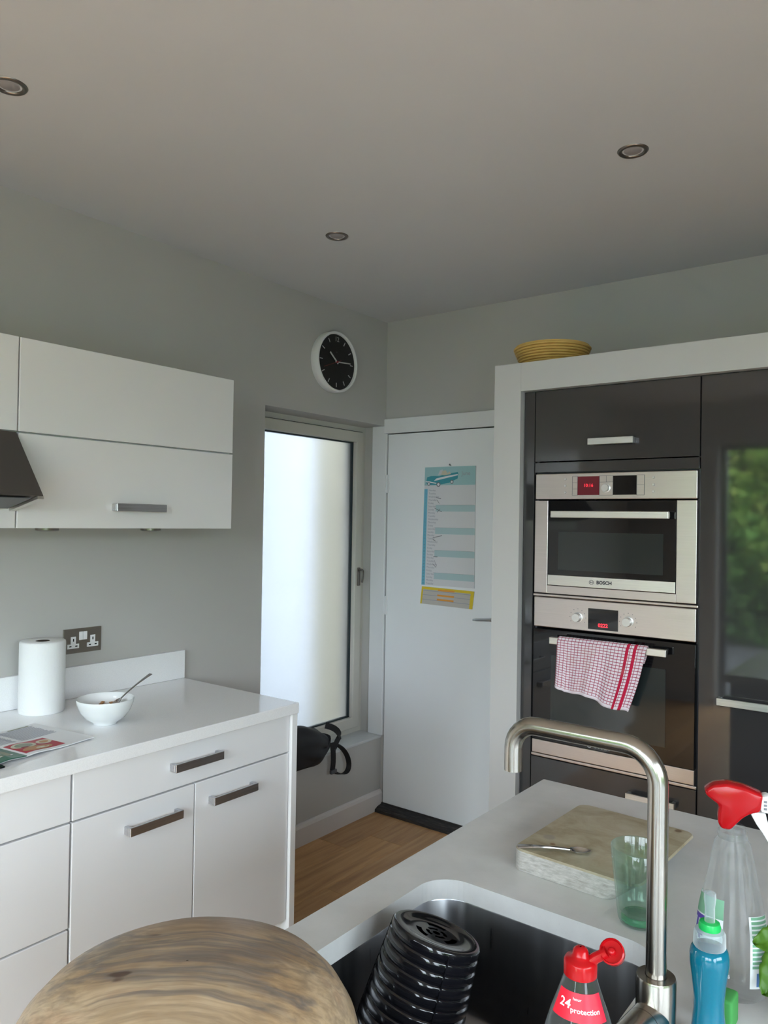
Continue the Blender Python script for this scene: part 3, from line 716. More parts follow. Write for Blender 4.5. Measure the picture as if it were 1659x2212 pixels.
# black bag on the sill
bg_ = thing('shoulder_bag', 'black fabric bag slumped on the window sill with a hanging strap', 'bag', (-.02, -.66, ZS + .003))
b = BM(); bmesh.ops.create_uvsphere(b, u_segments=40, v_segments=24, radius=1)
for v_ in b.verts:
    p = v_.co.copy(); q = Vector((math.copysign(abs(p.x) ** .7, p.x), math.copysign(abs(p.y) ** .75, p.y), math.copysign(abs(p.z) ** .7, p.z)))
    f = noise.noise(q * 2.3 + Vector((3, 1, 7))) * .16
    x = -.028 + q.x * .105 * (1 + f); y = -.655 + q.y * .225 * (1 + .3 * f); z = .475 + q.z * .088 * (1 + f)
    k = (y + .655) / .225; z = z - .022 * max(0, k) ** 2 * (1 if q.z > 0 else -.6) - .03 * max(0, k) * (1 if q.z > 0 else 0)
    if x > .012: z -= (x - .012) * .5
    if z < .397 and x < .008: z = .397 + (x > 0) * -.0
    if x >= .008: z = max(z, .372)
    v_.co = (x, y, z)
obj('body', b, 'bag_black', bg_, smooth=True)
b = BM(); ribbon(b, bez((.02, -.48, .545), (.05, -.43, .53), (.055, -.41, .50), (.05, -.405, .48)) + bez((.05, -.405, .48), (.045, -.45, .44), (.05, -.44, .40), (.04, -.455, .33)), (0, .3, 1), .03, .003)
obj('strap', ribbon(BM(), bez((.045, -.455, .46), (.055, -.455, .42), (.055, -.45, .36), (.045, -.452, .315)) , (.25, 1, 0), .028, .003), 'bag_black', bg_, smooth=60)
obj('strap', ribbon(BM(), bez((.045, -.445, .318), (.05, -.40, .28), (.055, -.33, .27), (.055, -.335, .33), 14) + bez((.055, -.335, .33), (.055, -.34, .37), (.05, -.37, .415), (.04, -.415, .44), 12)[1:], (1, .5, .1), .026, .003), 'bag_black', bg_, smooth=60)
obj('flap', b, 'bag_black', bg_, smooth=60)
b = BM(); box(b, .046, .06, -.472, -.430, .308, .328, .003); obj('buckle', b, 'grey_satin', bg_)

# ================================================================== oven column and tall units
HY = -.658; FY = -.628
sr = thing('tall_unit_surround', 'pale painted surround framing the dark tall units, basket on top', 'surround', (2.0, -.33, 0))
b = BM(); box(b, 1.042, 1.157, HY, -.001, 0, 2.178); obj('upright', b, 'white_surround', sr)
obj('upright', BX(3.03, 3.145, HY, -.001, 0, 2.178), 'white_surround', sr)
obj('top_board', BX(1.1575, 3.0295, HY, -.001, 2.068, 2.178), 'white_surround', sr)
tag(obj('filler_panel', BX(1.160, 1.2035, FY, -.05, .0, 2.066, .001), 'grey_gloss', org=(1.18, -.3, 0)), 'narrow dark gloss filler panel beside the oven column', 'panel')
def gfront(name, par, x0, x1, z0, z1, m='grey_gloss'): return obj(name, BX(x0, x1, FY, FY + .019, z0, z1, .0012, 2), m, par)
ov = thing('oven_housing', 'dark gloss tall unit holding both ovens', 'tall cabinet', (1.51, -.3, 0))
b = BM(); box(b, 1.2055, 1.215, FY + .021, -.02, .1, 2.066); box(b, 1.806, 1.8165, FY + .021, -.02, .1, 2.066); box(b, 1.215, 1.806, -.04, -.02, .1, 2.066)
box(b, 1.215, 1.806, FY + .021, -.04, 1.75, 1.79); box(b, 1.215, 1.806, FY + .021, -.04, .655, .672); box(b, 1.215, 1.806, FY + .021, -.04, 1.279, 1.290)
obj('carcass', b, 'grey_satin', ov)
d = gfront('upper_flap', ov, 1.2065, 1.8145, 1.7945, 2.0655); bar_handle_y(d, 1.430, 1.597, 1.859, FY)
gfront('filler_strip', ov, 1.2065, 1.8145, 1.7525, 1.7905)
d = gfront('drawer', ov, 1.2065, 1.8145, .405, .668); bar_handle_y(d, 1.585, 1.752, .606, FY)
d = gfront('drawer', ov, 1.2065, 1.8145, .142, .400); bar_handle_y(d, 1.430, 1.597, .340, FY)
obj('plinth', BX(1.2055, 1.8165, FY + .05, FY + .068, 0, .138), 'grey_satin', ov)
b = BM(); box(b, 1.2075, 1.8165, FY - .003, FY + .01, 1.2805, 1.2905, .0025); obj('trim_strip', b, 'steel_panel', ov)
b = BM(); box(b, 1.2075, 1.8165, FY - .003, FY + .01, .6715, .6825, .0025); obj('trim_strip', b, 'steel_panel', ov)
def tall(x0, x1, lb):
    t = thing('tall_cabinet', lb, 'tall cabinet', ((x0 + x1) / 2, -.3, 0)); b = BM()
    box(b, x0, x1, FY + .021, -.02, .1, 2.066); obj('carcass', b, 'grey_satin', t)
    d = gfront('door', t, x0 + .0015, x1 - .0015, .142, 2.0655); bar_handle_y(d, x0 + .066, x0 + .256, .984, FY)
    obj('plinth', BX(x0, x1, FY + .05, FY + .068, 0, .138), 'grey_satin', t)
tall(1.8175, 2.4225, 'dark gloss tall cupboard beside the ovens mirroring the hedge')
tall(2.4235, 3.0285, 'dark gloss tall cupboard at the far right, outside the picture')

# compact oven (upper)
AX, AW = 1.2125, .5975
def ax_(u): return AX + u
mo = thing('compact_oven', 'compact stainless steel upper oven with red clock display', 'oven', (1.51, FY, 1.292))
Zt, Zb = 1.747, 1.292
cp = obj('control_panel', BX(ax_(0), ax_(AW), FY - .004, FY + .03, 1.650, Zt, .003), 'steel_panel', mo)
fy = FY - .0045
def pan(name, par, u0, u1, z0, z1, m, d=.0, th=.0012, bev=0): return obj(name, BX(ax_(u0), ax_(u1), fy - d - th, fy - d + .002, z0, z1, bev), m, par)
kp = pan('keypad', cp, .150, .418, 1.664, 1.735, 'steel_panel', 0, .0004)
pan('display', cp, .171, .254, 1.665, 1.734, 'display_red', .0003)
pan('display', cp, .306, .391, 1.665, 1.734, 'display_black', .0003)
obj('clock_digits', text_bm('10:16', .017, onY(fy - .0018, ax_(.213), 1.700)), 'digit_red', cp)
b = BM()
for u, z0, z1 in ((.150, 1.664, 1.735), (.1705, 1.664, 1.735), (.2548, 1.664, 1.735), (.305, 1.664, 1.735), (.3915, 1.664, 1.735), (.418, 1.664, 1.735), (.2805, 1.712, 1.735)): box(b, ax_(u - .0006), ax_(u + .0006), fy - .0012, fy, z0, z1)
for u0, u1, z in ((.150, .171, 1.688), (.150, .171, 1.711), (.150, .171, 1.664), (.150, .171, 1.735), (.2545, .305, 1.712), (.2545, .305, 1.735), (.2545, .305, 1.664), (.391, .418, 1.700), (.391, .418, 1.664), (.391, .418, 1.735)): box(b, ax_(u0), ax_(u1), fy - .0012, fy, z - .0006, z + .0006)
obj('keypad_lines', b, 'print_dark', cp)
def knob(par, u, z, r, dep, nm='knob', m='knob'):
    n = 28; c = (ax_(u), z); L_ = []
    for rr2, dd in ((r * 1.25, 0), (r * 1.25, .002), (r * 1.02, .003), (r, dep * .9), (r * .94, dep)): L_.append([(c[0] + rr2 * math.cos(2 * PI * k / n), fy - dd, c[1] + rr2 * math.sin(2 * PI * k / n)) for k in range(n)])
    return obj(nm, rings(BM(), L_), m, par, smooth=40)
knob(cp, .279, 1.6905, .0135, .014)
for u in (.122, .450):
    for z in (1.725, 1.700, 1.6755): knob(cp, u, z, .0036, .003, 'button')
b = BM(); D0 = FY - .006
box(b, ax_(0), ax_(.054), D0, FY + .02, Zb + .002, 1.6455, .002); box(b, ax_(.530), ax_(AW), D0, FY + .02, Zb + .002, 1.6455, .002); box(b, ax_(.0535), ax_(.5305), D0, FY + .02, Zb + .002, 1.324, .001)
md = obj('door', b, 'steel_panel', mo)
obj('lower_band', BX(ax_(.056), ax_(.528), D0 - .001, FY + .01, 1.326, 1.3645, .001), 'steel_light', md)
obj('glass', BX(ax_(.055), ax_(.529), D0 - .001, FY + .01, 1.365, 1.6445, .001), 'black_glass', md)
obj('window_panel', BX(ax_(.098), ax_(.487), D0 - .0016, D0 - .0005, 1.385, 1.528), 'oven_window', md)
def oven_handle(par, x0, x1, z, yf):
    b = BM(); box(b, x0, x1, yf - .048, yf - .030, z - .0125, z + .0125, .002); 
    for x in (x0 + .02, x1 - .02): box(b, x - .009, x + .009, yf - .031, yf, z - .008, z + .008, .001)
    return obj('handle', b, 'steel_light', par)
oven_handle(md, 1.297, 1.728, 1.593, D0 + .003)
def logo(par, xc, z, m, y):
    b = text_bm('BOSCH', .0175, onY(y, xc + .012, z), bold=.0007)
    obj('lettering', b, m, par)
    b = BM(); n = 28; L_ = [[(xc - .036 + r * math.cos(2 * PI * k / n), y - dd, z + r * math.sin(2 * PI * k / n)) for k in range(n)] for r, dd in ((.0088, 0), (.0088, .0006), (.0074, .0006), (.0074, 0))]
    rings(b, L_, False, False); box(b, xc - .0405, xc - .039, y - .0006, y, z - .004, z + .004); box(b, xc - .033, xc - .0315, y - .0006, y, z - .004, z + .004); box(b, xc - .039, xc - .033, y - .0006, y, z - .0008, z + .0008)
    obj('round_emblem', b, m, par)
logo(md, 1.478, 1.3455, 'logo_dark', D0 - .0012)

# lower oven
lo = thing('oven', 'stainless steel lower oven with two knobs and tea towel on its handle', 'oven', (1.51, FY, .684))
cp = obj('control_panel', BX(ax_(0), ax_(AW), FY - .004, FY + .03, 1.165, 1.2785, .003), 'steel_panel', lo)
pan('display', cp, .2185, .330, 1.175, 1.2505, 'black_glass', .0003)
obj('clock_digits', text_bm('0222', .0185, onY(fy - .0018, ax_(.275), 1.191), bold=.0005), 'digit_red', cp)
knob(cp, .178, 1.213, .0155, .022); knob(cp, .3665, 1.213, .0155, .022)
b = BM()
for u in (.178, .3665):
    for k in range(9):
        a = math.radians(-30 + 30 * k); x, z = ax_(u) + .031 * math.cos(a), 1.213 + .031 * math.sin(a); box(b, x - .0012, x + .0012, fy - .0008, fy, z - .0012, z + .0012)
obj('dial_marks', b, 'print_dark', cp)
ld = obj('door', BX(ax_(0), ax_(AW), D0, FY + .02, .736, 1.158, .002), 'black_glass', lo)
obj('window_panel', BX(ax_(.075), ax_(.500), D0 - .0012, D0 + .001, .795, 1.062), 'oven_window', ld)
obj('steel_band', BX(ax_(0), ax_(AW), D0, FY + .02, .685, .7355, .002), 'steel_panel', ld)
oven_handle(ld, 1.298, 1.726, 1.123, D0 + .003)
logo(ld, 1.478, .752, 'logo_light', D0 - .0012)

# tea towel over the lower oven handle
tw = thing('tea_towel', 'red and white checked tea towel hanging over the oven handle', 'tea towel', (1.49, -.68, 1.14))
b = BM(); uvl = b.loops.layers.uv.new('UVMap'); nu, nf, nb_ = 40, 34, 16
rows = []
def tw_pt(s, k):
    # k: 0 = front hem ... nf = top of bar ... nf+nb = back hem
    lean = (s - .03); top_x = 1.335 + .328 * s; bot_x = 1.330 + .272 * s
    zb = .952 - .004 * s - .045 * s ** 1.3 - .006 * math.sin(s * 11)
    if s < .12: zb += .004
    wob = .006 * math.sin(s * 17 + 1) + .004 * math.sin(s * 31)
    if k <= nf:
        f = k / nf; z = zb + (1.1385 - zb) * f; x = bot_x + (top_x - bot_x) * (f + .10 * math.sin(PI * f)); y = -.6835 - .003 - wob * (1 - f) * 1.2 - .008 * (1 - f) * s
        if f > .97: y = -.680
        return (x, y, z)
    f = (k - nf) / nb_
    if f < .13: return (top_x, -.667, 1.141)
    ze = 1.02 + .055 * s
    return (top_x - .02 * f * s, -.6465 + .002 * math.sin(s * 20), 1.1385 + (ze - 1.1385) * f)
G_ = [[b.verts.new(tw_pt(i / nu, k)) for i in range(nu + 1)] for k in range(nf + nb_ + 1)]
for k in range(nf + nb_):
    for i in range(nu):
        f = b.faces.new((G_[k][i], G_[k][i + 1], G_[k + 1][i + 1], G_[k + 1][i]))
        for lp_, (ii, kk) in zip(f.loops, ((i, k), (i + 1, k), (i + 1, k + 1), (i, k + 1))): lp_[uvl].uv = (ii / nu, kk / (nf + nb_))
o = obj('cloth', b, 'checked_cotton', tw, smooth=True)
md_ = o.modifiers.new('thickness', 'SOLIDIFY'); md_.thickness = .0022; md_.offset = 0

# basket on the surround
KX, KY = 1.19, -.455
bk = thing('wicker_basket', 'round coiled straw bread basket on top of the tall unit surround', 'basket', (KX, KY, 2.1785))
prof = [(.001, .004), (.10, .004)]; nco = 8
for i in range(nco):
    q = (i + .5) / nco; r = .112 + .038 * q ** .8; z = .008 + .080 * q
    for k in range(6):
        a = -PI / 2 + PI * k / 5; prof.append((r + .0066 * math.cos(a), z + .0049 * math.sin(a)))
prof += [(.147, .0935), (.142, .092)] + [(.142 - .036 * j / 6, .092 - .078 * j / 6) for j in range(1, 7)] + [(.001, .012)]
obj('coils', lathe(BM(), prof, (KX, KY, 2.1785), 56), 'wicker', bk, smooth=50)

# ================================================================== island
IX0, IX1, IY0, IY1 = 1.687, 2.78, -3.06, -1.525; IZ = .910
SX0, SX1, SY0, SY1 = 1.768, 2.182, -2.61, -2.130
isl = thing('kitchen_island', 'dark gloss island base under the quartz worktop', 'island', (2.2, -2.3, 0))
obj('end_panel', BX(IX0 + .02, IX1 - .02, IY1 - .04, IY1 - .02, .1, .8745), 'grey_gloss', isl)
obj('end_panel', BX(IX0 + .02, IX1 - .02, IY0 + .02, IY0 + .04, .1, .8745), 'grey_gloss', isl)
for k in range(3):
    a = IY0 + .042 + k * (IY1 - IY0 - .084) / 3; b_ = a + (IY1 - IY0 - .084) / 3
    obj('door', BX(IX0 + .02, IX0 + .04, a + .002, b_ - .002, .145, .8745, .001), 'grey_gloss', isl)
    obj('door', BX(IX1 - .04, IX1 - .02, a + .002, b_ - .002, .145, .8745, .001), 'grey_gloss', isl)
obj('plinth', BX(IX0 + .07, IX1 - .07, IY0 + .07, IY1 - .07, 0, .14), 'grey_satin', isl)
b = BM(); hole = rrect(SX0, SX1, SY0, SY1, .062, 10); outer = rrect(IX0, IX1, IY0, IY1, .004, 2)
def fill(z):
    V1 = [b.verts.new((x, y, z)) for x, y in outer]; V2 = [b.verts.new((x, y, z)) for x, y in hole]; E_ = []
    for V_ in (V1, V2): E_ += [b.edges.new((V_[i], V_[(i + 1) % len(V_)])) for i in range(len(V_))]
    bmesh.ops.triangle_fill(b, use_beauty=True, use_dissolve=False, edges=E_); return V1, V2
A1, A2 = fill(IZ); B1, B2 = fill(IZ - .035)
for P, Q2 in ((A1, B1), (A2, B2)):
    for i in range(len(P)): b.faces.new((P[i], P[(i + 1) % len(P)], Q2[(i + 1) % len(P)], Q2[i]))
tag(obj('island_worktop', b, 'quartz_worktop', org=(2.2, -2.3, .875)), 'speckled pale quartz island worktop with sink cut-out', 'worktop')
sn = thing('sink', 'stainless steel undermount sink in the island worktop', 'sink', (1.975, -2.37, .66))
L_ = []
for ins, z, r in ((-.016, .8745, .07), (-.002, .8745, .062), (-.001, .872, .062), (.004, .74, .058), (.008, .70, .055), (.018, .678, .05), (.035, .670, .04), (.12, .667, .03)):
    L_.append([(x, y, z) for x, y in rrect(SX0 + ins, SX1 - ins, SY0 + ins, SY1 - ins, r, 10)])
o = obj('bowl', rings(BM(), L_, False, True), 'sink_steel', sn, smooth=60)
obj('drain', lathe(BM(), [(.045, .0005), (.044, .003), (.036, .003), (.033, -.0), (.001, .0)], (1.975, -2.37, .6672), 32, cap1=True), 'steel_light', sn, smooth=50)

# tap
TX, TY = 2.231, -2.338
tp = thing('mixer_tap', 'brushed steel kitchen mixer tap with squared swan neck over the sink', 'tap', (TX, TY, IZ))
ztop = 1.273; xe = TX - .205; R_ = .045; TR = .0128
path = [(TX, TY, .985), (TX, TY, ztop - R_ - .06), (TX, TY, ztop - R_)] + [(TX - R_ + R_ * math.cos(a), TY, ztop - R_ + R_ * math.sin(a)) for a in np.linspace(.15, PI / 2, 9)]
r2 = .035
path += [(TX - .10, TY, ztop)] + [(xe + r2 - r2 * math.sin(a), TY, ztop - r2 + r2 * math.cos(a)) for a in np.linspace(0, PI / 2, 9)] + [(xe, TY, ztop - .068)]
obj('spout', tube(BM(), path, TR, 24), 'tap_steel', tp, smooth=50)
obj('body', lathe(BM(), [(.028, 0), (.028, .006), (.0245, .007), (.0245, .076), (.0235, .079), (.0135, .0795)], (TX, TY, IZ), 36, cap0=True), 'tap_steel', tp, smooth=40)
b = BM(); c0 = Vector((TX, TY, IZ + .030)); dv = Vector((-.10, -.99, .0)).normalized()
tube(b, [c0 + dv * .010, c0 + dv * .036], .0225, 28); tube(b, [c0 + dv * .0368, c0 + dv * .105], .0225, 28); tube(b, [c0 + dv * .036, c0 + dv * .0368], .0212, 28)
lv = obj('lever_hub', b, 'tap_steel', tp, smooth=40)
b = BM(); p0 = c0 + dv * .09; tube(b, [p0, p0 + dv * .03, p0 + dv * .085 + Vector((0, 0, .006))], [.007, .006, .005], 12); obj('lever', b, 'tap_steel', lv, smooth=50)

# cutting board with spoon
cbd = thing('cutting_board', 'thick worn wooden cutting board with brown stains on the island', 'cutting board', (1.985, -1.885, IZ + .0005))
cbd.rotation_euler = (0, 0, math.radians(-2.0))
P = rrect(-.118, .125, -.145, .155, .022, 6); 
b = BM(); rings(b, [[(x, y, 0) for x, y in rrect(-.118, .078, -.145, .155, .022, 6)], [(x, y, .034) for x, y in rrect(-.118, .118, -.145, .155, .022, 6)], [(x, y, .036) for x, y in P]], True, False)
obj('edge', b, 'board_side', cbd, local=True)
P2 = rrect(-.116, .123, -.143, .153, .021, 6)
b = BM(); rings(b, [[(x, y, .036) for x, y in P], [(x, y, .0395) for x, y in P2], [(x, y, .040) for x, y in rrect(-.112, .119, -.139, .149, .02, 6)]], False, True)
obj('top_face', b, 'board_wood', cbd, local=True, smooth=30)
spoon('teaspoon', (1.873, -2.024, .9535), (1.993, -1.966, .954), (0, 0, 1), .13, 'small steel teaspoon lying on the worn cutting board', .038, .0125, .004)

# green tumbler
GX, GY = 2.117, -2.072
gl = thing('glass_tumbler', 'empty green tinted glass tumbler behind the tap', 'glass', (GX, GY, IZ + .0005))
obj('wall', lathe(BM(), [(.001, .016), (.026, .016), (.0305, .022), (.0335, .05), (.0385, .085), (.0425, .122), (.0435, .1235), (.0448, .122), (.041, .085), (.0365, .05), (.034, .022), (.032, .008), (.029, .002), (.026, 0), (.001, .001)], (GX, GY, IZ + .0005), 48), 'tumbler_glass', gl, smooth=60)
obj('thick_base', lathe(BM(), [(.001, .0145), (.025, .0145), (.027, .011), (.027, .005), (.024, .003), (.001, .003)], (GX, GY, IZ + .0005), 40), 'tumbler_base', gl, smooth=50)

# spray bottle
sx, sy = 2.283, -2.178; RT = Vector((.96, .28, 0)); FW = Vector((.28, -.96, 0))
spb = thing('spray_bottle', 'clear trigger spray bottle with red head and white nozzle', 'spray bottle', (sx, sy, IZ + .0005))
def sploc(u, v, d): p = Vector((sx, sy, 0)) + RT * u + FW * d; return (p.x, p.y, v)
sprof = [(.036, .911), (.043, .916), (.0455, .935), (.046, .97), (.0455, 1.0), (.041, 1.03), (.035, 1.06), (.030, 1.085), (.0265, 1.105), (.023, 1.12), (.0175, 1.128), (.0165, 1.142)]
def sp_r(z): return float(np.interp(z, [p[1] for p in sprof], [p[0] for p in sprof]))
n = 40
def sring(r, z, q=.62): return [sploc(r * math.cos(2 * PI * i / n), z, r * q * math.sin(2 * PI * i / n) if z < 1.11 else r * (q + (1 - q) * min(1, (z - 1.11) / .018)) * math.sin(2 * PI * i / n)) for i in range(n)]
obj('bottle', rings(BM(), [sring(r, z) for r, z in sprof], True, False), 'clear_plastic', spb, smooth=60)
obj('neck_ring', rings(BM(), [sring(.019, 1.126, 1), sring(.0195, 1.129, 1), sring(.0195, 1.132, 1), sring(.019, 1.135, 1)]), 'clear_plastic', spb, smooth=40)
k_ = .0001587
hp = [(220, 180), (240, 155), (290, 115), (400, 88), (540, 105), (690, 155), (676, 235), (668, 300), (590, 325), (530, 370), (480, 430), (430, 490), (360, 485), (330, 430), (335, 330), (345, 285), (290, 250), (240, 215)]
b = BM(); prism(b, [((X - 455) * k_, 1.137 + (500 - Y) * k_) for X, Y in hp][::-1], sploc, -.0135, .0135, .004)
hd2 = obj('spray_head', b, 'red_plastic', spb, smooth=50)
b = BM(); q = [(668, 170), (715, 152), (790, 185), (805, 235), (790, 290), (740, 306), (668, 298)]
prism(b, [((X - 455) * k_, 1.137 + (500 - Y) * k_) for X, Y in q][::-1], sploc, -.011, .011, .003); nzl = obj('nozzle', b, 'white_plastic', hd2, smooth=40)
b = BM(); 
for j in range(3): u = (705 + j * 0 - 455) * k_; v0 = 1.137 + (500 - 195 - j * 30) * k_; box(b, 0, 1, 0, 1, 0, 1) if False else prism(b, [(u - .002, v0), (u + .002, v0), (u + .002, v0 - .003), (u - .002, v0 - .003)], sploc, .0108, .0113)
obj('off_mark', b, 'print_dark', nzl)
b = BM(); q = [(590, 330), (640, 312), (710, 310), (725, 380), (760, 470), (815, 540), (808, 572), (770, 582), (735, 565), (690, 490), (640, 420)]
prism(b, [((X - 455) * k_, 1.137 + (500 - Y) * k_) for X, Y in q][::-1], sploc, -.007, .007, .0025); obj('trigger', b, 'white_plastic', hd2, smooth=40)
def patch(bm, a0, a1, z0, z1, off, rfun=sp_r, q=.62, loc=sploc, n=14, m_=8):
    def P_(i, j, o):
        a = math.radians(a0 + (a1 - a0) * i / n); z = z0 + (z1 - z0) * j / m_; r = rfun(z) + o; return loc(r * math.cos(a), z, r * q * math.sin(a))
    F = [[bm.verts.new(P_(i, j, off)) for i in range(n + 1)] for j in range(m_ + 1)]
    for j in range(m_):
        for i in range(n): bm.faces.new((F[j][i], F[j][i + 1], F[j + 1][i + 1], F[j + 1][i]))
    return bm
fl_ = obj('front_label', patch(BM(), 106, 198, .935, 1.045, .0006), 'label_white', spb, smooth=True)
obj('label_top', patch(BM(), 106, 198, 1.020, 1.046, .001), 'label_green', fl_, smooth=True)
b = BM()
for z0, z1, a0, a1 in ((1.012, 1.018, 120, 150), (1.0, 1.004, 124, 132), (.998, 1.014, 138, 141), (.990, .996, 122, 150), (.985, 1.0, 128, 131), (.974, .982, 122, 146), (.968, .985, 140, 143)): patch(b, a0 + 22, a1 + 26, z0, z1, .0012, n=4, m_=2)
obj('print_marks', b, 'label_purple', fl_)
bl_ = obj('back_label', patch(BM(), 8, 62, .935, 1.03, .0006), 'label_white', spb, smooth=True)
b = BM()
for z in np.arange(.962, 1.026, .0058): patch(b, 14, 58, z, z + .0036, .001, n=6, m_=1)
obj('print_lines', b, 'label_green', bl_); obj('print_block', patch(BM(), 28, 50, .938, .956, .0012), 'label_blue', bl_)

# blue soap bottle
bx, by = 2.288, -2.312
so = thing('soap_bottle', 'small bottle of bright blue washing liquid with green ring', 'bottle', (bx, by, IZ + .0005))
obj('bottle', lathe(BM(), [(.016, 0), (.0205, .002), (.0205, .02), (.018, .045), (.0178, .06), (.0205, .085), (.0232, .105), (.0232, .114), (.0215, .121), (.0185, .124)], (bx, by, IZ + .0005), 40, cap0=True, cap1=True), 'blue_soap', so, smooth=60)
obj('collar', lathe(BM(), [(.0182, .1245), (.0192, .126), (.0188, .141), (.017, .1445), (.012, .1455)], (bx, by, IZ), 36), 'frost_plastic', so, smooth=50)
obj('ring', lathe(BM(), [(.008, .1455), (.0128, .146), (.0132, .150), (.0118, .1545), (.0075, .1555)], (bx, by, IZ), 32, cap0=True, cap1=True), 'green_ring', so, smooth=50)
obj('nozzle', lathe(BM(), [(.0062, .1555), (.0058, .172), (.0072, .184), (.0068, .191), (.001, .193)], (bx, by, IZ), 24), 'frost_plastic', so, smooth=60)
tag(obj('sponge', BX(2.288, 2.306, -2.27, -2.235, IZ + .0005, IZ + .040, .004, 3), 'sponge_green', org=(2.304, -2.255, IZ + .0005), smooth=40), 'small bright green sponge tucked behind the blue soap bottle', 'sponge')

# washing-up bottle with red flip cap
wx, wy = 2.220, -2.552
wb = thing('washing_up_bottle', 'clear washing-up liquid bottle with open red flip cap and red label', 'bottle', (wx, wy, IZ + .0005))
wprof = [(.032, .911), (.038, .915), (.0405, .93), (.041, .96), (.0408, .99), (.0396, 1.005), (.0355, 1.027), (.0298, 1.046), (.0243, 1.061), (.0195, 1.075), (.0165, 1.084)]
def wp_r(z): return float(np.interp(z, [p[1] for p in wprof], [p[0] for p in wprof]))
def wloc(u, v, d): p = Vector((wx, wy, 0)) + RT * u + FW * d; return (p.x, p.y, v)
obj('bottle', rings(BM(), [[wloc(r * math.cos(2 * PI * i / 40), z, .8 * r * math.sin(2 * PI * i / 40)) for i in range(40)] for r, z in wprof], True, False), 'bottle_plastic', wb, smooth=60)
cpz = 1.084
cap = obj('cap', lathe(BM(), [(.0160, 0), (.0172, .001), (.0172, .0145), (.0155, .0172), (.0110, .0182), (.0085, .0215), (.0076, .026), (.0048, .0285), (.001, .029)], (wx, wy, cpz), 36, cap0=True), 'red_plastic', wb, smooth=50)
b = BM(); hpth = [Vector((wx, wy, cpz + .015)) + RT * u + Vector((0, 0, z)) for u, z in ((.010, .0), (.016, .006), (.022, .010), (.027, .014))]
tube(b, hpth, [.006, .0055, .0055, .006], 12)
cc = Vector((wx, wy, cpz + .030)) + RT * .032; nr = (Vector((-.15, 0, .55)) + FW * .75).normalized(); a_ = nr.cross(RT).normalized(); b2 = nr.cross(a_)
LL = [[cc + (a_ * math.cos(2 * PI * k / 24) + b2 * math.sin(2 * PI * k / 24)) * r + nr * h for k in range(24)] for r, h in ((.010, -.006), (.0125, -.004), (.0128, .003), (.0115, .004), (.0105, .001), (.004, .0005), (.0035, .005), (.0025, .006))]
rings(b, LL); obj('flip_lid', b, 'red_plastic', cap, smooth=50)
wl = obj('label', patch(BM(), 22, 152, 1.047, 1.073, .0006, wp_r, .8, wloc, 24, 6), 'label_red', wb, smooth=True)
def onw(a0, z0):
    def f(u, v, d):
        z = z0 + v; r = wp_r(z); a = math.radians(a0) - u / r * 1.08; r += d + .0007; return wloc(r * math.cos(a), z, r * .8 * math.sin(a))
    return f
obj('lettering', text_bm('24', .0115, onw(121, 1.0615), bold=.0002), 'label_white', wl)
obj('lettering', text_bm('protection', .0066, onw(72, 1.0575), bold=.0001), 'label_white', wl)
obj('lettering', text_bm('hour', .004, onw(92, 1.0675)), 'label_white', wl)
b = BM()
for z0, a0, a1 in ((1.030, 60, 120), (1.022, 70, 135), (1.038, 85, 125)): patch(b, a0, a1, z0, z0 + .0022, .0006, wp_r, .8, wloc, 12, 1)
obj('body_print', b, 'label_white', wb)

# ribbed black pot standing upside down in the sink
pax = Vector((.165, .30, 1)).normalized(); ptop = Vector((1.893, -2.325, .928)); PLn = .245
po = thing('ribbed_pot', 'black ribbed plastic pot upside down in the sink', 'pot', tuple(ptop - pax * PLn))
side = pax.cross(Vector((0, 1, 0))).normalized(); sd2 = pax.cross(side)
def pp(r, h, a): return ptop - pax * h + (side * math.cos(a) + sd2 * math.sin(a)) * r
NP = 48; prof = []; nr_ = 15
for i in range(nr_):
    h0 = .002 + i * .0160; r0 = .0672 + .0012 * i
    prof += [(r0, h0), (r0 + .0020, h0 + .0012), (r0 + .0028, h0 + .0028), (r0 + .0034, h0 + .0105), (r0 + .0028, h0 + .0124), (r0 + .0004, h0 + .0136), (r0 + .0002, h0 + .0150)]
prof += [(.088, .244), (.088, .248), (.083, .248), (.080, .24), (.062, .012)]
obj('ribbed_wall', rings(BM(), [[pp(r, h, 2 * PI * k / NP) for k in range(NP)] for r, h in prof], False, False), 'black_plastic', po, smooth=35)
b = BM(); rad_ = [.006, .011, .017, .024, .033, .050, .060, .0672]; hh = [.005, .005, .005, .005, .005, .0045, .0015, .002]
RG = [[b.verts.new(pp(r, h, 2 * PI * k / NP)) for k in range(NP)] for r, h in zip(rad_, hh)]
for j in range(len(RG) - 1):
    for k in range(NP):
        if (j == 1 and k % 12 not in (0, 1, 2)) or (j == 3 and k % 16 in range(4, 12)): continue
        b.faces.new((RG[j][k], RG[j][(k + 1) % NP], RG[j + 1][(k + 1) % NP], RG[j + 1][k]))
obj('slotted_base', b, 'black_plastic', po, smooth=40)
b = BM()
for a in (0.3, 2.4, 4.5):
    L2 = [[pp(r, h, a + da) for r, da in ((.067 + .0012 * h / .0158 + .0026, -.015), (.067 + .0012 * h / .0158 + .0042, -.015), (.067 + .0012 * h / .0158 + .0042, .015), (.067 + .0012 * h / .0158 + .0026, .015))] for h in (.006, .24)]
    rings(b, L2)
obj('seam_rib', b, 'black_plastic', po)

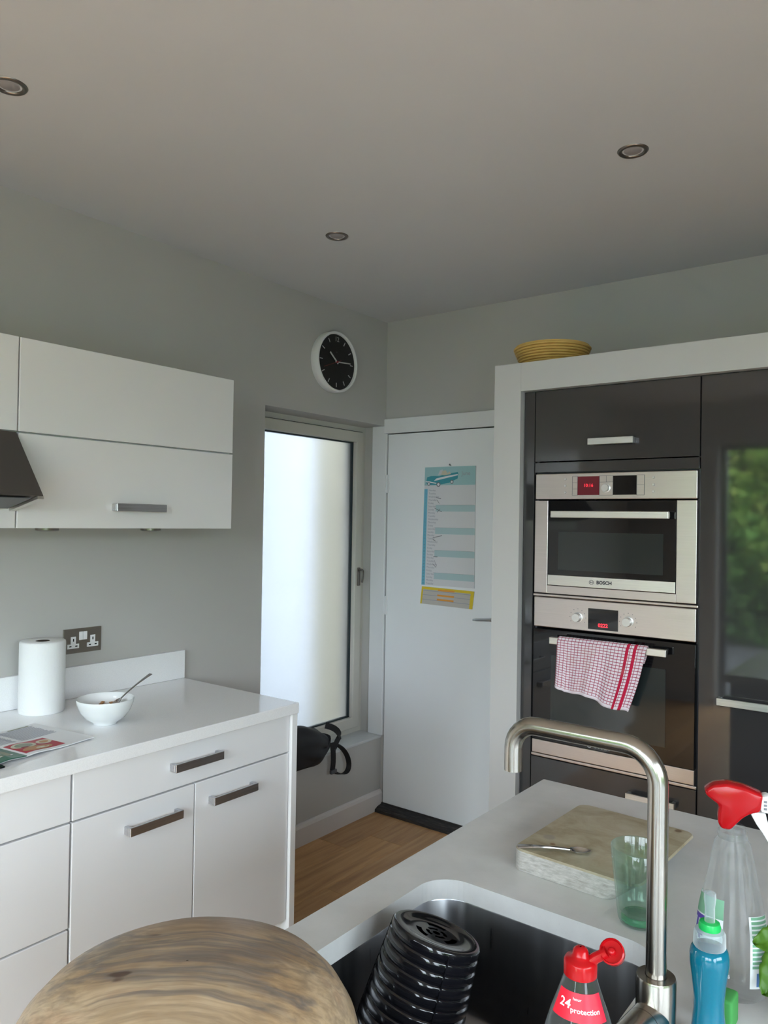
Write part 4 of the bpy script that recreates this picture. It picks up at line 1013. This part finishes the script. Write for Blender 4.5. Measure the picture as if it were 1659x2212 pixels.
# upturned wooden bowl
wbx, wby = 1.874, -2.790
wo = thing('wooden_bowl', 'large upturned wooden bowl with grey and tan grain in the foreground', 'wooden bowl', (wbx, wby, IZ + .0005))
prf = [(.155, .012), (.176, .0), (.185, .003), (.189, .020), (.192, .046), (.191, .072), (.1845, .096), (.172, .118), (.154, .137), (.127, .151), (.095, .161), (.060, .1665), (.025, .1685), (.001, .1688)]
prf2 = [(.001, .150), (.085, .143), (.142, .112), (.166, .07), (.162, .02), (.155, .012)]
obj('shell', lathe(BM(), prf2 + prf[1:], (wbx, wby, IZ + .0005), 72), 'bowl_wood', wo, smooth=True)

# potted herb whose leaves reach into the right edge
pn = thing('potted_herb', 'bright green herb leaves reaching in at the lower right edge', 'plant', (2.44, -2.20, IZ + .0005))
obj('pot', lathe(BM(), [(.038, 0), (.05, .075), (.054, .075), (.055, .09), (.048, .09), (.046, .07)], (2.44, -2.20, IZ + .0005), 32, cap0=True), 'terracotta', pn, smooth=40)
obj('soil', lathe(BM(), [(.046, .078), (.001, .082)], (2.44, -2.20, IZ), 24), 'soil', pn)
def leaf(base, tip, nrm, wid, curl=.15):
    b = BM(); base, tip = Vector(base), Vector(tip); ax = tip - base; Ln = ax.length; ax.normalize(); nm = Vector(nrm); nm = (nm - ax * nm.dot(ax)).normalized(); sd = ax.cross(nm); rows = []
    for i in range(17):
        q = i / 16; w_ = wid * (math.sin(PI * min(1, q * .93 + .07)) ** .65) * (1 + .07 * (i % 2)) * (1 - .25 * q); row = []
        if i == 16: w_ = .0004
        for k in range(9):
            e = -1 + k / 4; row.append(b.verts.new(base + ax * Ln * q + sd * w_ * e + nm * (abs(e) * wid * .25 - curl * Ln * q * q + .002 * math.sin(q * 28) * abs(e))))
        rows.append(row)
    for i in range(16):
        for k in range(8): b.faces.new((rows[i][k], rows[i][k + 1], rows[i + 1][k + 1], rows[i + 1][k]))
    o = obj('leaf', b, 'leaf_green', pn, smooth=True); s_ = o.modifiers.new('thickness', 'SOLIDIFY'); s_.thickness = .0006
for (bz, tip, nrm, wid) in [((2.372, -2.205, 1.030), (2.317, -2.215, 1.008), (-.1, -.8, .5), .020), ((2.372, -2.19, 1.005), (2.328, -2.215, .944), (-.4, -.9, .2), .030),
        ((2.43, -2.20, 1.08), (2.40, -2.26, 1.06), (0, -.3, 1), .03), ((2.44, -2.19, 1.09), (2.49, -2.17, 1.07), (0, 0, 1), .03), ((2.45, -2.21, 1.07), (2.47, -2.27, 1.04), (0, -.2, 1), .028), ((2.43, -2.18, 1.06), (2.42, -2.12, 1.04), (0, .2, 1), .028)]: leaf(bz, tip, nrm, wid)
b = BM()
for e in ((2.372, -2.205, 1.030), (2.372, -2.19, 1.005), (2.43, -2.20, 1.08), (2.44, -2.19, 1.09), (2.45, -2.21, 1.07), (2.43, -2.18, 1.06)):
    tube(b, bez((2.44, -2.20, .985), (2.44, -2.20, 1.05), (e[0] + .02, e[1], e[2] + .02), e), .0013, 6)
obj('stems', b, 'leaf_green', pn, smooth=True)
